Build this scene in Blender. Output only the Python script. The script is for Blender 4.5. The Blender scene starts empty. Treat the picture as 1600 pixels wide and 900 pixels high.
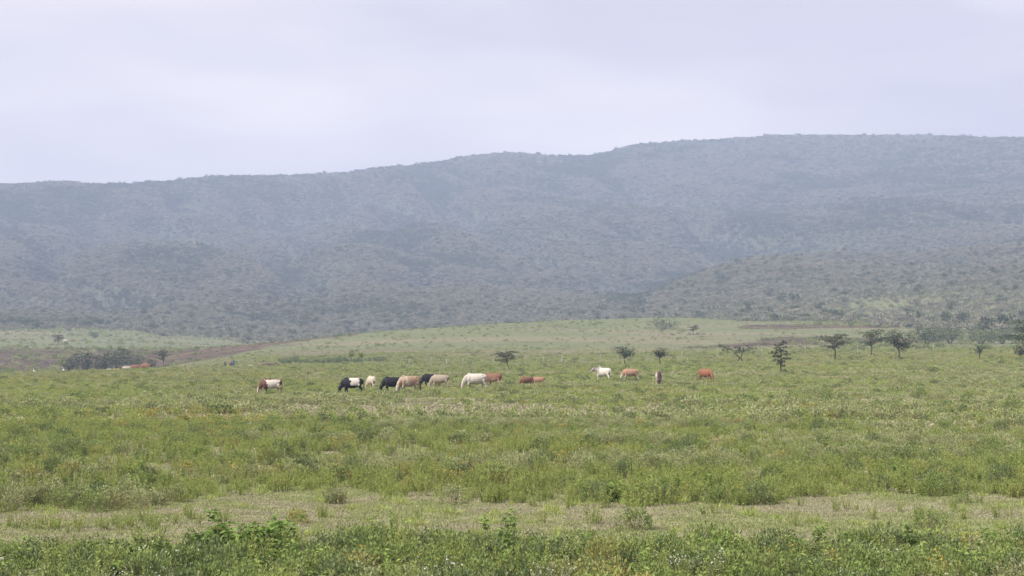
import bpy, math
import numpy as np
from mathutils import Vector, Matrix

# ------------------------------------------------------------------ camera, world, sun, exposure
scene = bpy.context.scene
FPX, HOR, CAMZ = 2540.0, 548.0, 3.4           # focal length in photo pixels, horizon row, eye height (m)
PITCH = math.atan((HOR - 450.0) / FPX)
cam_data = bpy.data.cameras.new('camera')
cam_data.sensor_width = 36.0
cam_data.lens = 36.0 * FPX / 1600.0
cam_data.clip_start = 0.1
cam_data.clip_end = 20000.0
cam = bpy.data.objects.new('camera', cam_data)
scene.collection.objects.link(cam)
cam.location = (0, 0, CAMZ)
cam.rotation_euler = (math.radians(90) + PITCH, 0, 0)
scene.camera = cam

SUN_ELEV, SUN_AZ = 47.0, 232.0                 # azimuth clockwise from +Y (the view direction): behind, a little left
world = bpy.data.worlds.new('World')
scene.world = world
world.use_nodes = True
wn, wl = world.node_tree.nodes, world.node_tree.links
wn.clear()
w_out = wn.new('ShaderNodeOutputWorld')
w_bg = wn.new('ShaderNodeBackground')
w_bg.inputs['Strength'].default_value = 0.1
w_sky = wn.new('ShaderNodeTexSky')
w_sky.sky_type = 'NISHITA'
w_sky.sun_disc = False
w_sky.sun_elevation = math.radians(SUN_ELEV)
w_sky.sun_rotation = math.radians(SUN_AZ)
w_sky.air_density = 1.0
w_sky.dust_density = 2.0
w_co = wn.new('ShaderNodeTexCoord')
w_map = wn.new('ShaderNodeMapping')
w_map.inputs['Scale'].default_value = (1.9, 1.9, 7.0)
w_noise = wn.new('ShaderNodeTexNoise')
w_noise.inputs['Scale'].default_value = 1.5
w_noise.inputs['Detail'].default_value = 4.0
w_noise.inputs['Roughness'].default_value = 0.45
w_ramp = wn.new('ShaderNodeValToRGB')
w_ramp.color_ramp.elements[0].position = 0.38
w_ramp.color_ramp.elements[0].color = (0.290, 0.264, 0.294, 1)
w_ramp.color_ramp.elements[1].position = 0.64
w_ramp.color_ramp.elements[1].color = (0.458, 0.408, 0.392, 1)
w_mul = wn.new('ShaderNodeVectorMath')
w_mul.operation = 'SCALE'
w_mul.inputs['Scale'].default_value = 10.0     # cloud deck radiance over the Background strength of 0.1
w_mix = wn.new('ShaderNodeMix')
w_mix.data_type = 'RGBA'
w_mix.inputs['Factor'].default_value = 0.93    # almost closed cloud cover in front of the blue sky
wl.new(w_co.outputs['Generated'], w_map.inputs['Vector'])
wl.new(w_map.outputs['Vector'], w_noise.inputs['Vector'])
wl.new(w_noise.outputs['Fac'], w_ramp.inputs['Fac'])
wl.new(w_ramp.outputs['Color'], w_mul.inputs[0])
wl.new(w_sky.outputs['Color'], w_mix.inputs['A'])
wl.new(w_mul.outputs['Vector'], w_mix.inputs['B'])
wl.new(w_mix.outputs['Result'], w_bg.inputs['Color'])
wl.new(w_bg.outputs['Background'], w_out.inputs['Surface'])

sun_data = bpy.data.lights.new('sun', 'SUN')
sun_data.energy = 3.0
sun_data.angle = math.radians(14)
sun_data.color = (1.0, 0.955, 0.88)
sun = bpy.data.objects.new('sun', sun_data)
scene.collection.objects.link(sun)
_az, _el = math.radians(SUN_AZ), math.radians(SUN_ELEV)
_to = Vector((math.sin(_az) * math.cos(_el), math.cos(_az) * math.cos(_el), math.sin(_el)))
sun.rotation_euler = _to.to_track_quat('Z', 'Y').to_euler()
sun.location = (-20, -40, 60)

scene.view_settings.view_transform = 'Standard'
scene.view_settings.look = 'None'
scene.view_settings.exposure = 1.5
scene.view_settings.gamma = 1.0
scene.view_settings.use_curve_mapping = False
scene.cycles.use_denoising = True
HAZE_DENSITY = 0.00032

# ------------------------------------------------------------------ small helpers
RNG = np.random.default_rng(7)
COL = scene.collection


def tag(o, label=None, cat=None, group=None, kind=None):
    if label: o['label'] = label
    if cat: o['category'] = cat
    if group: o['group'] = group
    if kind: o['kind'] = kind
    return o


def link(name, me, parent=None, mat=None, loc=None):
    o = bpy.data.objects.new(name, me)
    COL.objects.link(o)
    if parent: o.parent = parent
    if mat is not None and me is not None and not me.materials: me.materials.append(mat)
    if loc is not None: o.location = loc
    return o


def empty(name, loc, rz=0.0, s=1.0):
    o = bpy.data.objects.new(name, None)
    COL.objects.link(o)
    o.empty_display_size = 0.2
    o.location = loc
    o.rotation_euler = (0, 0, rz)
    o.scale = (s, s, s)
    return o


def mesh_np(name, v, f, smooth=False):
    """v (n,3); f list/array of equal-size polygons, or a list of arrays of several sizes"""
    me = bpy.data.meshes.new(name)
    fs = f if isinstance(f, list) else [f]
    fs = [np.asarray(a, dtype=np.int32) for a in fs if len(a)]
    loops = np.concatenate([a.ravel() for a in fs])
    sizes = np.concatenate([np.full(len(a), a.shape[1], np.int32) for a in fs])
    starts = np.concatenate([[0], np.cumsum(sizes)[:-1]]).astype(np.int32)
    me.vertices.add(len(v)); me.vertices.foreach_set('co', np.asarray(v, np.float32).ravel())
    me.loops.add(len(loops)); me.loops.foreach_set('vertex_index', loops)
    me.polygons.add(len(sizes)); me.polygons.foreach_set('loop_start', starts)
    if smooth: me.polygons.foreach_set('use_smooth', np.ones(len(sizes), bool))
    me.update(calc_edges=True)
    me.validate()
    return me


def hash2(ix, iy, seed):
    h = (ix.astype(np.int64) * 374761393 + iy.astype(np.int64) * 668265263 + seed * 974711) & 0xffffffff
    h = ((h ^ (h >> 13)) * 1274126177) & 0xffffffff
    return ((h ^ (h >> 16)) & 0xffffff) / float(0xffffff)


def vnoise(x, y, seed=0):
    x = np.asarray(x, float); y = np.asarray(y, float)
    ix, iy = np.floor(x), np.floor(y)
    fx, fy = x - ix, y - iy
    fx = fx * fx * fx * (fx * (fx * 6 - 15) + 10); fy = fy * fy * fy * (fy * (fy * 6 - 15) + 10)
    a, b = hash2(ix, iy, seed), hash2(ix + 1, iy, seed)
    c, d = hash2(ix, iy + 1, seed), hash2(ix + 1, iy + 1, seed)
    return (a * (1 - fx) + b * fx) * (1 - fy) + (c * (1 - fx) + d * fx) * fy


def fbm(x, y, seed=0, oct=4):
    t, amp, s = 0, 0.5, 0
    for k in range(oct):
        t = t + amp * vnoise(x * 2 ** k + 17.3 * k, y * 2 ** k - 9.1 * k, seed + k); s += amp; amp *= 0.5
    return t / s


def sstep(a, b, x):
    t = np.clip((x - a) / (b - a), 0, 1)
    return t * t * (3 - 2 * t)


# ------------------------------------------------------------------ the shape of the land
PX = np.array([-300, 0, 200, 400, 600, 850, 1000, 1100, 1250, 1450, 1600, 1900], float)
# features matched across columns: (distance m, photo row) for each column
FEAT = [
 [(215, 590), (220, 588), (250, 579), (280, 575), (290, 571), (300, 567), (310, 562), (315, 557), (325, 551), (330, 549), (330, 550), (330, 550)],
 [(300, 620), (300, 618), (320, 600), (320, 572), (310, 568), (330, 563), (335, 558), (340, 555), (350, 550), (350, 549), (350, 549), (350, 549)],
 [(400, 610), (400, 605), (400, 590), (370, 562), (380, 551), (400, 543), (400, 545), (390, 549), (380, 546), (390, 545), (400, 545), (400, 545)],
 [(470, 580), (470, 577), (470, 572), (430, 550), (450, 533), (480, 520), (480, 522), (460, 530), (430, 536), (450, 538), (460, 538), (460, 538)],
 [(560, 556), (560, 554), (540, 553), (480, 541), (530, 519), (570, 502.5), (590, 499), (600, 498), (560, 508), (540, 520), (540, 520), (540, 520)],
 [(640, 542), (640, 540), (640, 543), (620, 550), (680, 535), (720, 520), (730, 512), (720, 505), (640, 500), (620, 505), (600, 505), (600, 505)],
 [(850, 516), (850, 515), (850, 520), (850, 530), (870, 525), (900, 510), (850, 503), (800, 497), (750, 487), (720, 483), (680, 485), (680, 485)],
 [(1050, 497), (1050, 495), (1050, 498), (1050, 497), (1050, 495), (1050, 490), (980, 487), (980, 468), (900, 465), (850, 455), (820, 455), (820, 450)],
 [(1250, 468), (1250, 470), (1250, 466), (1300, 452), (1300, 448), (1300, 462), (1100, 471), (1250, 428), (1500, 386), (1250, 408), (1150, 402), (1150, 395)],
 [(1400, 460), (1400, 458), (1420, 452), (1450, 440), (1450, 434), (1450, 452), (1250, 482), (1430, 447), (1700, 393), (1420, 396), (1300, 390), (1300, 385)],
 [(1700, 412), (1700, 410), (1700, 405), (1750, 395), (1750, 385), (1750, 395), (1700, 412), (1800, 392), (1950, 360), (1700, 370), (1650, 362), (1650, 355)],
 [(2100, 342), (2100, 340), (2100, 338), (2200, 335), (2200, 320), (2250, 310), (2300, 300), (2300, 300), (2400, 290), (2300, 290), (2200, 288), (2200, 285)],
]
RIDGE = np.array([(-300, 290), (0, 287), (100, 286), (180, 285), (255, 289), (300, 284), (340, 281), (430, 280), (530, 276), (600, 268),
                  (680, 260), (720, 251), (750, 247), (810, 243), (850, 248), (920, 250), (950, 244), (985, 231), (1050, 227), (1120, 221),
                  (1200, 214), (1350, 216), (1480, 220), (1560, 223), (1600, 220), (1900, 216)], float)
RIDGE_R = np.interp(PX, [-300, 255, 300, 600, 1200, 1900], [2450, 2500, 2650, 2800, 2900, 2800])
GX = np.linspace(-300, 1900, 221)


def slope_of(py):
    return np.tan(PITCH + np.arctan((450.0 - py) / FPX))


def smooth_cols(a, n=3):
    k = np.ones(2 * n + 1) / (2 * n + 1)
    for _ in range(2):
        a = np.convolve(np.pad(a, n, mode='edge'), k, mode='valid')
    return a


def build_table():
    rs, zs = [], []
    field_r = [0.5, 60, 110]
    for r0 in field_r:
        rs.append(np.full(len(GX), float(r0))); zs.append(np.zeros(len(GX)))
    crest_r = None
    for feat in FEAT:
        fr = np.array([a for a, b in feat], float); fp = np.array([b for a, b in feat], float)
        r = smooth_cols(np.interp(GX, PX, fr)); p = smooth_cols(np.interp(GX, PX, fp))
        z = CAMZ + r * np.cos(np.arctan((GX - 800) / FPX)) * slope_of(p)
        if crest_r is None:
            crest_r = r; zc = z
            rs.append(110 + (r - 110) * 0.5); zs.append(z * 0.42)
        rs.append(r); zs.append(z)
    r = smooth_cols(np.interp(GX, PX, RIDGE_R)); p = smooth_cols(np.interp(GX, RIDGE[:, 0], RIDGE[:, 1]), 1) + 3.0
    z = CAMZ + r * np.cos(np.arctan((GX - 800) / FPX)) * slope_of(p)
    rs.append(r); zs.append(z)
    rs.append(r + 500); zs.append(z - 20.0)
    rs.append(np.full(len(GX), 6200.0)); zs.append(z - 150.0)
    return np.array(rs), np.array(zs), r


TR, TZ, RIDGE_AT = build_table()
RG = np.exp(np.linspace(math.log(0.6), math.log(6200), 1100))


def pchip(x, y, xq):
    h = np.diff(x); d = np.diff(y) / h
    m = np.zeros_like(y)
    w1, w2 = 2 * h[1:] + h[:-1], h[1:] + 2 * h[:-1]
    ok = d[:-1] * d[1:] > 0
    with np.errstate(divide='ignore', invalid='ignore'):
        mm = (w1 + w2) / (w1 / d[:-1] + w2 / d[1:])
    m[1:-1] = np.where(ok, mm, 0); m[0], m[-1] = d[0], d[-1]
    k = np.clip(np.searchsorted(x, xq) - 1, 0, len(x) - 2)
    t = np.clip((xq - x[k]) / h[k], 0, 1)
    return ((1 + 2 * t) * (1 - t) ** 2 * y[k] + t * (1 - t) ** 2 * h[k] * m[k] + t * t * (3 - 2 * t) * y[k + 1] + t * t * (t - 1) * h[k] * m[k + 1])


TABLE = np.array([pchip(TR[:, j], TZ[:, j], RG) for j in range(len(GX))])      # (columns, radii)
LOGR = np.log(RG)


def H(x, y):
    """height of the ground at world x, y"""
    x = np.asarray(x, float); y = np.asarray(y, float)
    r = np.maximum(np.hypot(x, y), 0.61)
    th = np.arctan2(x, y)
    px = 800 + FPX * np.tan(np.clip(th, -0.42, 0.42))
    ci = np.clip((px - GX[0]) / (GX[1] - GX[0]), 0, len(GX) - 1.001); c0 = ci.astype(int); cf = ci - c0
    ri = np.clip((np.log(r) - LOGR[0]) / (LOGR[1] - LOGR[0]), 0, len(RG) - 1.001); r0 = ri.astype(int); rf = ri - r0
    z = (TABLE[c0, r0] * (1 - cf) * (1 - rf) + TABLE[c0 + 1, r0] * cf * (1 - rf) + TABLE[c0, r0 + 1] * (1 - cf) * rf + TABLE[c0 + 1, r0 + 1] * cf * rf)
    z = z * (1 - sstep(0.9, 1.6, np.abs(th)))
    ridge = np.interp(px, GX, RIDGE_AT)
    hill = sstep(850, 1700, r) * (1 - 0.85 * sstep(ridge - 500, ridge - 60, r))
    wob = 30 * (fbm(x / 260, y / 300, 3, 2) - 0.5)
    gul = np.abs(fbm((x + 0.45 * y + wob) / 170, (y - 0.3 * x) / 520, 11, 3) - 0.5) * 2
    z = z + hill * (38 * (fbm(x / 330 + 4, y / 380, 21, 3) - 0.5) - 34 * (np.exp(-(gul / 0.17) ** 2) - 0.25) + 5 * (fbm(x / 60, y / 70, 5, 2) - 0.5))
    mid = sstep(330, 420, r) * (1 - hill)
    z = z + mid * (1.6 * (fbm(x / 60, y / 40, 31, 3) - 0.5))
    near = 1 - sstep(200, 330, r)
    z = z + near * (0.30 * (fbm(x / 22, y / 15, 41, 2) - 0.5) + 0.10 * (fbm(x / 3.5, y / 3.5, 43, 2) - 0.5)) * sstep(8, 18, r)
    return z


def px_of(x, y):
    return 800 + FPX * x / y


def at_r(px, r):
    """ground point on the photo column px, r metres of depth away"""
    x = (px - 800) / FPX * r
    return Vector((x, r, float(H(x, r))))


_rq = np.exp(np.linspace(math.log(15), math.log(3200), 6000))


def pick(px, py, rmin=15.0, rmax=3200.0):
    """first ground point seen along a photo pixel"""
    x = (px - 800) / FPX * _rq
    ray = CAMZ + _rq * math.tan(PITCH + math.atan((450 - py) / FPX))
    hit = np.nonzero((H(x, _rq) >= ray) & (_rq > rmin) & (_rq < rmax))[0]
    r = float(_rq[hit[0]]) if len(hit) else rmax
    return at_r(px, r)


# ------------------------------------------------------------------ materials
def new_mat(name):
    m = bpy.data.materials.new(name); m.use_nodes = True
    nt = m.node_tree; b = nt.nodes['Principled BSDF']
    b.inputs['Roughness'].default_value = 0.85
    b.inputs['Specular IOR Level'].default_value = 0.15
    return m, nt, b


def node(nt, kind, **kw):
    n = nt.nodes.new(kind)
    for k, v in kw.items():
        if k in n.inputs: n.inputs[k].default_value = v
        else: setattr(n, k, v)
    return n


def mixc(nt, fac, a, b):
    n = nt.nodes.new('ShaderNodeMix'); n.data_type = 'RGBA'
    for s, v in (('Factor', fac), ('A', a), ('B', b)):
        if hasattr(v, 'is_linked'): nt.links.new(v, n.inputs[s])
        else: n.inputs[s].default_value = v if s == 'Factor' else (*v, 1)
    return n.outputs['Result']


def ramp(nt, val, p0, p1):
    n = nt.nodes.new('ShaderNodeMapRange'); n.interpolation_type = 'SMOOTHSTEP'
    n.inputs['From Min'].default_value = p0; n.inputs['From Max'].default_value = p1
    nt.links.new(val, n.inputs['Value'])
    return n.outputs['Result']


def noise_tex(nt, scale, detail=4, vec=None, rough=0.55):
    n = node(nt, 'ShaderNodeTexNoise', Scale=scale, Detail=detail, Roughness=rough)
    if vec is not None: nt.links.new(vec, n.inputs['Vector'])
    return n.outputs['Fac']


def leaf_mat(name, c0, c1, trans=0.25, dead=None, dead_amt=0.0, rough=0.65):
    """leaf colour between c0 and c1 at random from plant to plant, flecked inside one plant, partly see-through"""
    m, nt, b = new_mat(name)
    oi = nt.nodes.new('ShaderNodeObjectInfo'); geo = nt.nodes.new('ShaderNodeTexCoord')
    col = mixc(nt, oi.outputs['Random'], c0, c1)
    fl = noise_tex(nt, 9.0, 2, geo.outputs['Object'])
    n = nt.nodes.new('ShaderNodeHueSaturation'); nt.links.new(col, n.inputs['Color'])
    mr = nt.nodes.new('ShaderNodeMapRange'); mr.inputs['From Min'].default_value = 0.3; mr.inputs['From Max'].default_value = 0.7
    mr.inputs['To Min'].default_value = 0.72; mr.inputs['To Max'].default_value = 1.28
    nt.links.new(fl, mr.inputs['Value']); nt.links.new(mr.outputs['Result'], n.inputs['Value'])
    out = n.outputs['Color']
    if dead:
        f2 = noise_tex(nt, 4.0, 2, geo.outputs['Object'])
        mm = node(nt, 'ShaderNodeMath', operation='MULTIPLY'); nt.links.new(ramp(nt, f2, 0.55, 0.68), mm.inputs[0]); mm.inputs[1].default_value = dead_amt
        out = mixc(nt, mm.outputs[0], out, dead)
    nt.links.new(out, b.inputs['Base Color'])
    b.inputs['Roughness'].default_value = rough
    b.inputs['Specular IOR Level'].default_value = 0.1
    tr = nt.nodes.new('ShaderNodeBsdfTranslucent'); nt.links.new(out, tr.inputs['Color'])
    mx = nt.nodes.new('ShaderNodeMixShader'); mx.inputs['Fac'].default_value = trans
    nt.links.new(b.outputs['BSDF'], mx.inputs[1]); nt.links.new(tr.outputs['BSDF'], mx.inputs[2])
    nt.links.new(mx.outputs['Shader'], nt.nodes['Material Output'].inputs['Surface'])
    return m


def plain_mat(name, c0, c1, scale=8.0, rough=0.85):
    m, nt, b = new_mat(name)
    tc = nt.nodes.new('ShaderNodeTexCoord')
    f = noise_tex(nt, scale, 4, tc.outputs['Object'])
    nt.links.new(mixc(nt, ramp(nt, f, 0.3, 0.7), c0, c1), b.inputs['Base Color'])
    b.inputs['Roughness'].default_value = rough
    return m


M = {}
M['lime'] = leaf_mat('light_green_leaves', (0.262, 0.325, 0.082), (0.355, 0.405, 0.128), 0.42)
M['green'] = leaf_mat('mid_green_leaves', (0.170, 0.225, 0.066), (0.240, 0.295, 0.100), 0.36)
M['grey'] = leaf_mat('grey_green_leaves', (0.260, 0.288, 0.125), (0.340, 0.360, 0.178), 0.32, (0.30, 0.23, 0.14), 0.5)
M['dark'] = leaf_mat('dark_green_leaves', (0.110, 0.150, 0.058), (0.160, 0.200, 0.085), 0.3)
M['broad'] = leaf_mat('broad_leaves', (0.150, 0.235, 0.055), (0.235, 0.315, 0.085), 0.36, (0.38, 0.32, 0.10), 0.3, 0.55)
M['ochre'] = leaf_mat('yellowing_leaves', (0.250, 0.255, 0.085), (0.330, 0.310, 0.100), 0.32, (0.32, 0.24, 0.08), 0.35)
M['yellow'] = leaf_mat('yellow_petals', (0.40, 0.29, 0.05), (0.46, 0.35, 0.08), 0.2)
M['white'] = leaf_mat('white_petals', (0.40, 0.40, 0.34), (0.52, 0.51, 0.45), 0.2)
M['straw'] = leaf_mat('straw_grass', (0.280, 0.268, 0.168), (0.365, 0.338, 0.220), 0.25)
M['turf'] = leaf_mat('short_turf', (0.240, 0.275, 0.115), (0.315, 0.330, 0.155), 0.28)
M['hedge'] = leaf_mat('hedge_leaves', (0.090, 0.130, 0.062), (0.130, 0.172, 0.086), 0.2)
M['stem'] = plain_mat('green_stems', (0.10, 0.12, 0.05), (0.17, 0.15, 0.08), 20)
M['twig'] = plain_mat('dry_twigs', (0.16, 0.11, 0.08), (0.24, 0.18, 0.13), 20)
M['bark'] = plain_mat('dark_bark', (0.045, 0.038, 0.032), (0.095, 0.080, 0.066), 6)
M['acacia'] = leaf_mat('acacia_leaves', (0.022, 0.030, 0.016), (0.034, 0.042, 0.022), 0.08)
M['gully'] = leaf_mat('gully_leaves', (0.034, 0.050, 0.026), (0.055, 0.074, 0.038), 0.1)
M['olive'] = leaf_mat('olive_leaves', (0.062, 0.082, 0.044), (0.085, 0.106, 0.056), 0.12)
M['feathery'] = leaf_mat('feathery_leaves', (0.042, 0.060, 0.032), (0.058, 0.078, 0.040), 0.1)
M['pale_crown'] = leaf_mat('pale_hill_leaves', (0.160, 0.165, 0.118), (0.270, 0.262, 0.200), 0.12)
M['mid_crown'] = leaf_mat('grey_hill_leaves', (0.100, 0.118, 0.074), (0.175, 0.185, 0.125), 0.12)
M['dark_crown'] = leaf_mat('dark_hill_leaves', (0.058, 0.078, 0.044), (0.095, 0.118, 0.066), 0.12)
M['post'] = plain_mat('weathered_post_wood', (0.20, 0.185, 0.165), (0.34, 0.32, 0.29), 12)
M['wire'] = plain_mat('fence_wire', (0.08, 0.08, 0.08), (0.13, 0.125, 0.12), 12, 0.6)


def ground_mat():
    m, nt, b = new_mat('pasture_soil')
    tc = nt.nodes.new('ShaderNodeTexCoord'); P = tc.outputs['Object']
    mp = nt.nodes.new('ShaderNodeMapping'); mp.inputs['Scale'].default_value = (0.45, 1.0, 1.0); nt.links.new(P, mp.inputs['Vector'])
    big = noise_tex(nt, 0.09, 5, mp.outputs['Vector']); midn = noise_tex(nt, 0.9, 5, P); fine = noise_tex(nt, 14.0, 5, P, 0.7)
    dry = mixc(nt, ramp(nt, fine, 0.35, 0.65), (0.205, 0.192, 0.120), (0.290, 0.275, 0.178))
    grn = mixc(nt, ramp(nt, fine, 0.35, 0.65), (0.120, 0.140, 0.060), (0.210, 0.225, 0.105))
    c = mixc(nt, ramp(nt, midn, 0.42, 0.66), dry, grn)
    c = mixc(nt, ramp(nt, big, 0.48, 0.62), c, grn)
    red = noise_tex(nt, 0.5, 4, mp.outputs['Vector'])
    c = mixc(nt, ramp(nt, red, 0.66, 0.74), c, (0.20, 0.115, 0.070))
    at = node(nt, 'ShaderNodeAttribute', attribute_name='soil')
    soil = mixc(nt, ramp(nt, noise_tex(nt, 0.35, 5, P), 0.35, 0.65), (0.060, 0.045, 0.040), (0.130, 0.085, 0.072))
    nz = node(nt, 'ShaderNodeMath', operation='ADD'); nt.links.new(at.outputs['Fac'], nz.inputs[0])
    sub = node(nt, 'ShaderNodeMath', operation='MULTIPLY_ADD'); nt.links.new(noise_tex(nt, 0.12, 5, mp.outputs['Vector']), sub.inputs[0])
    sub.inputs[1].default_value = 1.0; sub.inputs[2].default_value = -0.5; nt.links.new(sub.outputs[0], nz.inputs[1])
    c = mixc(nt, ramp(nt, nz.outputs[0], 0.42, 0.58), c, soil)
    nt.links.new(c, b.inputs['Base Color'])
    bp = nt.nodes.new('ShaderNodeBump'); bp.inputs['Strength'].default_value = 0.6; bp.inputs['Distance'].default_value = 0.05
    nt.links.new(fine, bp.inputs['Height']); nt.links.new(bp.outputs['Normal'], b.inputs['Normal'])
    b.inputs['Roughness'].default_value = 0.95
    return m


def slope_mat():
    m, nt, b = new_mat('grassy_slope')
    tc = nt.nodes.new('ShaderNodeTexCoord'); P = tc.outputs['Object']
    mp = nt.nodes.new('ShaderNodeMapping'); mp.inputs['Scale'].default_value = (0.35, 1.0, 1.0); nt.links.new(P, mp.inputs['Vector'])
    big = noise_tex(nt, 0.035, 5, mp.outputs['Vector']); fine = noise_tex(nt, 0.8, 5, P, 0.7); streak = noise_tex(nt, 0.16, 5, mp.outputs['Vector'], 0.65)
    grn = mixc(nt, ramp(nt, fine, 0.38, 0.62), (0.080, 0.098, 0.046), (0.152, 0.168, 0.080))
    dry = mixc(nt, ramp(nt, fine, 0.38, 0.62), (0.120, 0.112, 0.070), (0.200, 0.182, 0.115))
    c = mixc(nt, ramp(nt, big, 0.45, 0.65), grn, dry)
    c = mixc(nt, ramp(nt, streak, 0.54, 0.68), c, (0.080, 0.085, 0.050))
    at = node(nt, 'ShaderNodeAttribute', attribute_name='soil')
    soil = mixc(nt, ramp(nt, streak, 0.38, 0.62), (0.052, 0.038, 0.028), (0.105, 0.076, 0.054))
    add = node(nt, 'ShaderNodeMath', operation='ADD'); nt.links.new(at.outputs['Fac'], add.inputs[0])
    sub = node(nt, 'ShaderNodeMath', operation='MULTIPLY_ADD'); nt.links.new(noise_tex(nt, 0.09, 6, mp.outputs['Vector'], 0.7), sub.inputs[0])
    sub.inputs[1].default_value = 1.4; sub.inputs[2].default_value = -0.7; nt.links.new(sub.outputs[0], add.inputs[1])
    c = mixc(nt, ramp(nt, add.outputs[0], 0.42, 0.58), c, soil)
    nt.links.new(c, b.inputs['Base Color'])
    bp = nt.nodes.new('ShaderNodeBump'); bp.inputs['Strength'].default_value = 0.7; bp.inputs['Distance'].default_value = 0.5
    nt.links.new(fine, bp.inputs['Height']); nt.links.new(bp.outputs['Normal'], b.inputs['Normal'])
    return m


def hill_mat():
    m, nt, b = new_mat('hill_soil')
    tc = nt.nodes.new('ShaderNodeTexCoord'); P = tc.outputs['Object']
    big = noise_tex(nt, 0.006, 5, P); fine = noise_tex(nt, 0.15, 5, P, 0.7)
    c = mixc(nt, ramp(nt, fine, 0.35, 0.65), (0.042, 0.048, 0.030), (0.074, 0.078, 0.050))
    c = mixc(nt, ramp(nt, big, 0.5, 0.65), c, (0.058, 0.068, 0.038))
    nt.links.new(c, b.inputs['Base Color'])
    return m


# ------------------------------------------------------------------ the setting: one continuous sheet cut into field, slope and hills
def soil_mask(x, y):
    """bare eroded earth: 1 on the banks, 0 on grass (before it is frayed by noise in the material)"""
    r = np.maximum(y, 1.0); px = 800 + FPX * x / r
    out = np.zeros_like(r)

    def band(x0, x1, ra, rb, half, s=1.0, taper=40):
        c = np.interp(px, [x0, x1], [ra, rb])
        return s * np.exp(-((r - c) / half) ** 2) * sstep(x0 - taper, x0 + taper, px) * (1 - sstep(x1 - taper, x1 + taper, px))
    for a in [(300, 570, 450, 528, 36), (-200, 290, 560, 540, 40, 1.15), (-200, 310, 490, 470, 55, 1.25), (60, 330, 600, 590, 14, 0.8),
              (1040, 1330, 380, 440, 24, 1.1), (1180, 1480, 440, 470, 20, 1.1), (1150, 1420, 520, 560, 18, 0.95), (1040, 1220, 590, 580, 10, 0.9),
              (850, 960, 575, 590, 8, 0.9, 15), (1440, 1620, 365, 350, 9, 0.7), (1250, 1600, 610, 610, 30, 0.6),
              (20, 75, 224, 228, 3, 0.9, 6), (90, 130, 232, 236, 3, 0.8, 6)]:
        out = np.maximum(out, band(*a))
    return out


def build_land():
    th = np.concatenate([np.radians(np.arange(-180, -24, 4.0)), np.radians(np.arange(-24, 24.01, 0.2)), np.radians(np.arange(28, 180, 4.0))])
    r = np.exp(np.linspace(math.log(1.0), math.log(6100), 520))
    R, T = np.meshgrid(r, th, indexing='ij')
    X, Y = R * np.sin(T), R * np.cos(T)
    Z = H(X, Y)
    n = len(th)
    ring_field = int(np.searchsorted(r, 352)); ring_slope = int(np.searchsorted(r, 890))
    mats = (ground_mat(), slope_mat(), hill_mat())
    for name, i0, i1, mt in (('field', 0, ring_field, mats[0]), ('grassy_slope', ring_field, ring_slope, mats[1]), ('hills', ring_slope, len(r) - 1, mats[2])):
        v = np.stack([X[i0:i1 + 1], Y[i0:i1 + 1], Z[i0:i1 + 1]], -1).reshape(-1, 3)
        i, j = np.meshgrid(np.arange(i1 - i0), np.arange(n), indexing='ij')
        a = (i * n + j).ravel(); b = (i * n + (j + 1) % n).ravel()
        faces = [np.stack([a, b, b + n, a + n], -1)[:, ::-1]]
        if i0 == 0:
            v = np.vstack([v, [[0, 0, 0]]]); c = len(v) - 1
            k = np.arange(n); faces.append(np.stack([k, (k + 1) % n, np.full(n, c)], -1))
        me = mesh_np(name, v, faces, smooth=True)
        s = me.attributes.new('soil', 'FLOAT', 'POINT')
        m_ = soil_mask(v[:, 0], v[:, 1]); m_[v[:, 1] < 20] = 0
        s.data.foreach_set('value', m_.astype(np.float32))
        o = link(name, me, None, mt)
        tag(o, kind='structure')


build_land()

# ------------------------------------------------------------------ foliage pieces
def leaves(c, d, ln, wd, fold=0.25, rng=RNG, up=None):
    """diamond leaves: base c, direction d, length, width -> verts, quads"""
    n = len(c)
    d = d / np.maximum(np.linalg.norm(d, axis=1, keepdims=True), 1e-6)
    ref = rng.normal(size=(n, 3)) if up is None else np.broadcast_to(up, (n, 3)) + rng.normal(size=(n, 3)) * 0.35
    s = np.cross(d, ref); s /= np.maximum(np.linalg.norm(s, axis=1, keepdims=True), 1e-6)
    nn = np.cross(s, d)
    ln = np.broadcast_to(ln, n)[:, None]; wd = np.broadcast_to(wd, n)[:, None]
    m = c + d * ln * 0.5
    v = np.stack([c, m + s * wd * 0.5 + nn * wd * fold, c + d * ln - nn * ln * 0.08, m - s * wd * 0.5 + nn * wd * fold], 1).reshape(-1, 3)
    f = np.arange(n * 4).reshape(n, 4)
    return v, f


def tubes(paths, sides=5):
    """list of (points (k,3), radii (k,)) -> verts, quads (capped by tapering)"""
    V, F, o = [], [], 0
    for p, ra in paths:
        p = np.asarray(p, float); ra = np.asarray(ra, float); k = len(p)
        t = np.gradient(p, axis=0); t /= np.maximum(np.linalg.norm(t, axis=1, keepdims=True), 1e-9)
        ref = np.where(np.abs(t[:, 2:3]) > 0.9, np.array([[1.0, 0, 0]]), np.array([[0, 0, 1.0]]))
        u = np.cross(t, ref); u /= np.linalg.norm(u, axis=1, keepdims=True); w = np.cross(t, u)
        a = np.arange(sides) * 2 * math.pi / sides
        ring = p[:, None] + (u[:, None] * np.cos(a)[None, :, None] + w[:, None] * np.sin(a)[None, :, None]) * ra[:, None, None]
        V.append(ring.reshape(-1, 3))
        i, j = np.meshgrid(np.arange(k - 1), np.arange(sides), indexing='ij')
        q = o + np.stack([i * sides + j, i * sides + (j + 1) % sides, (i + 1) * sides + (j + 1) % sides, (i + 1) * sides + j], -1).reshape(-1, 4)
        F.append(q); o += k * sides
    return np.vstack(V), np.vstack(F)


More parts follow.
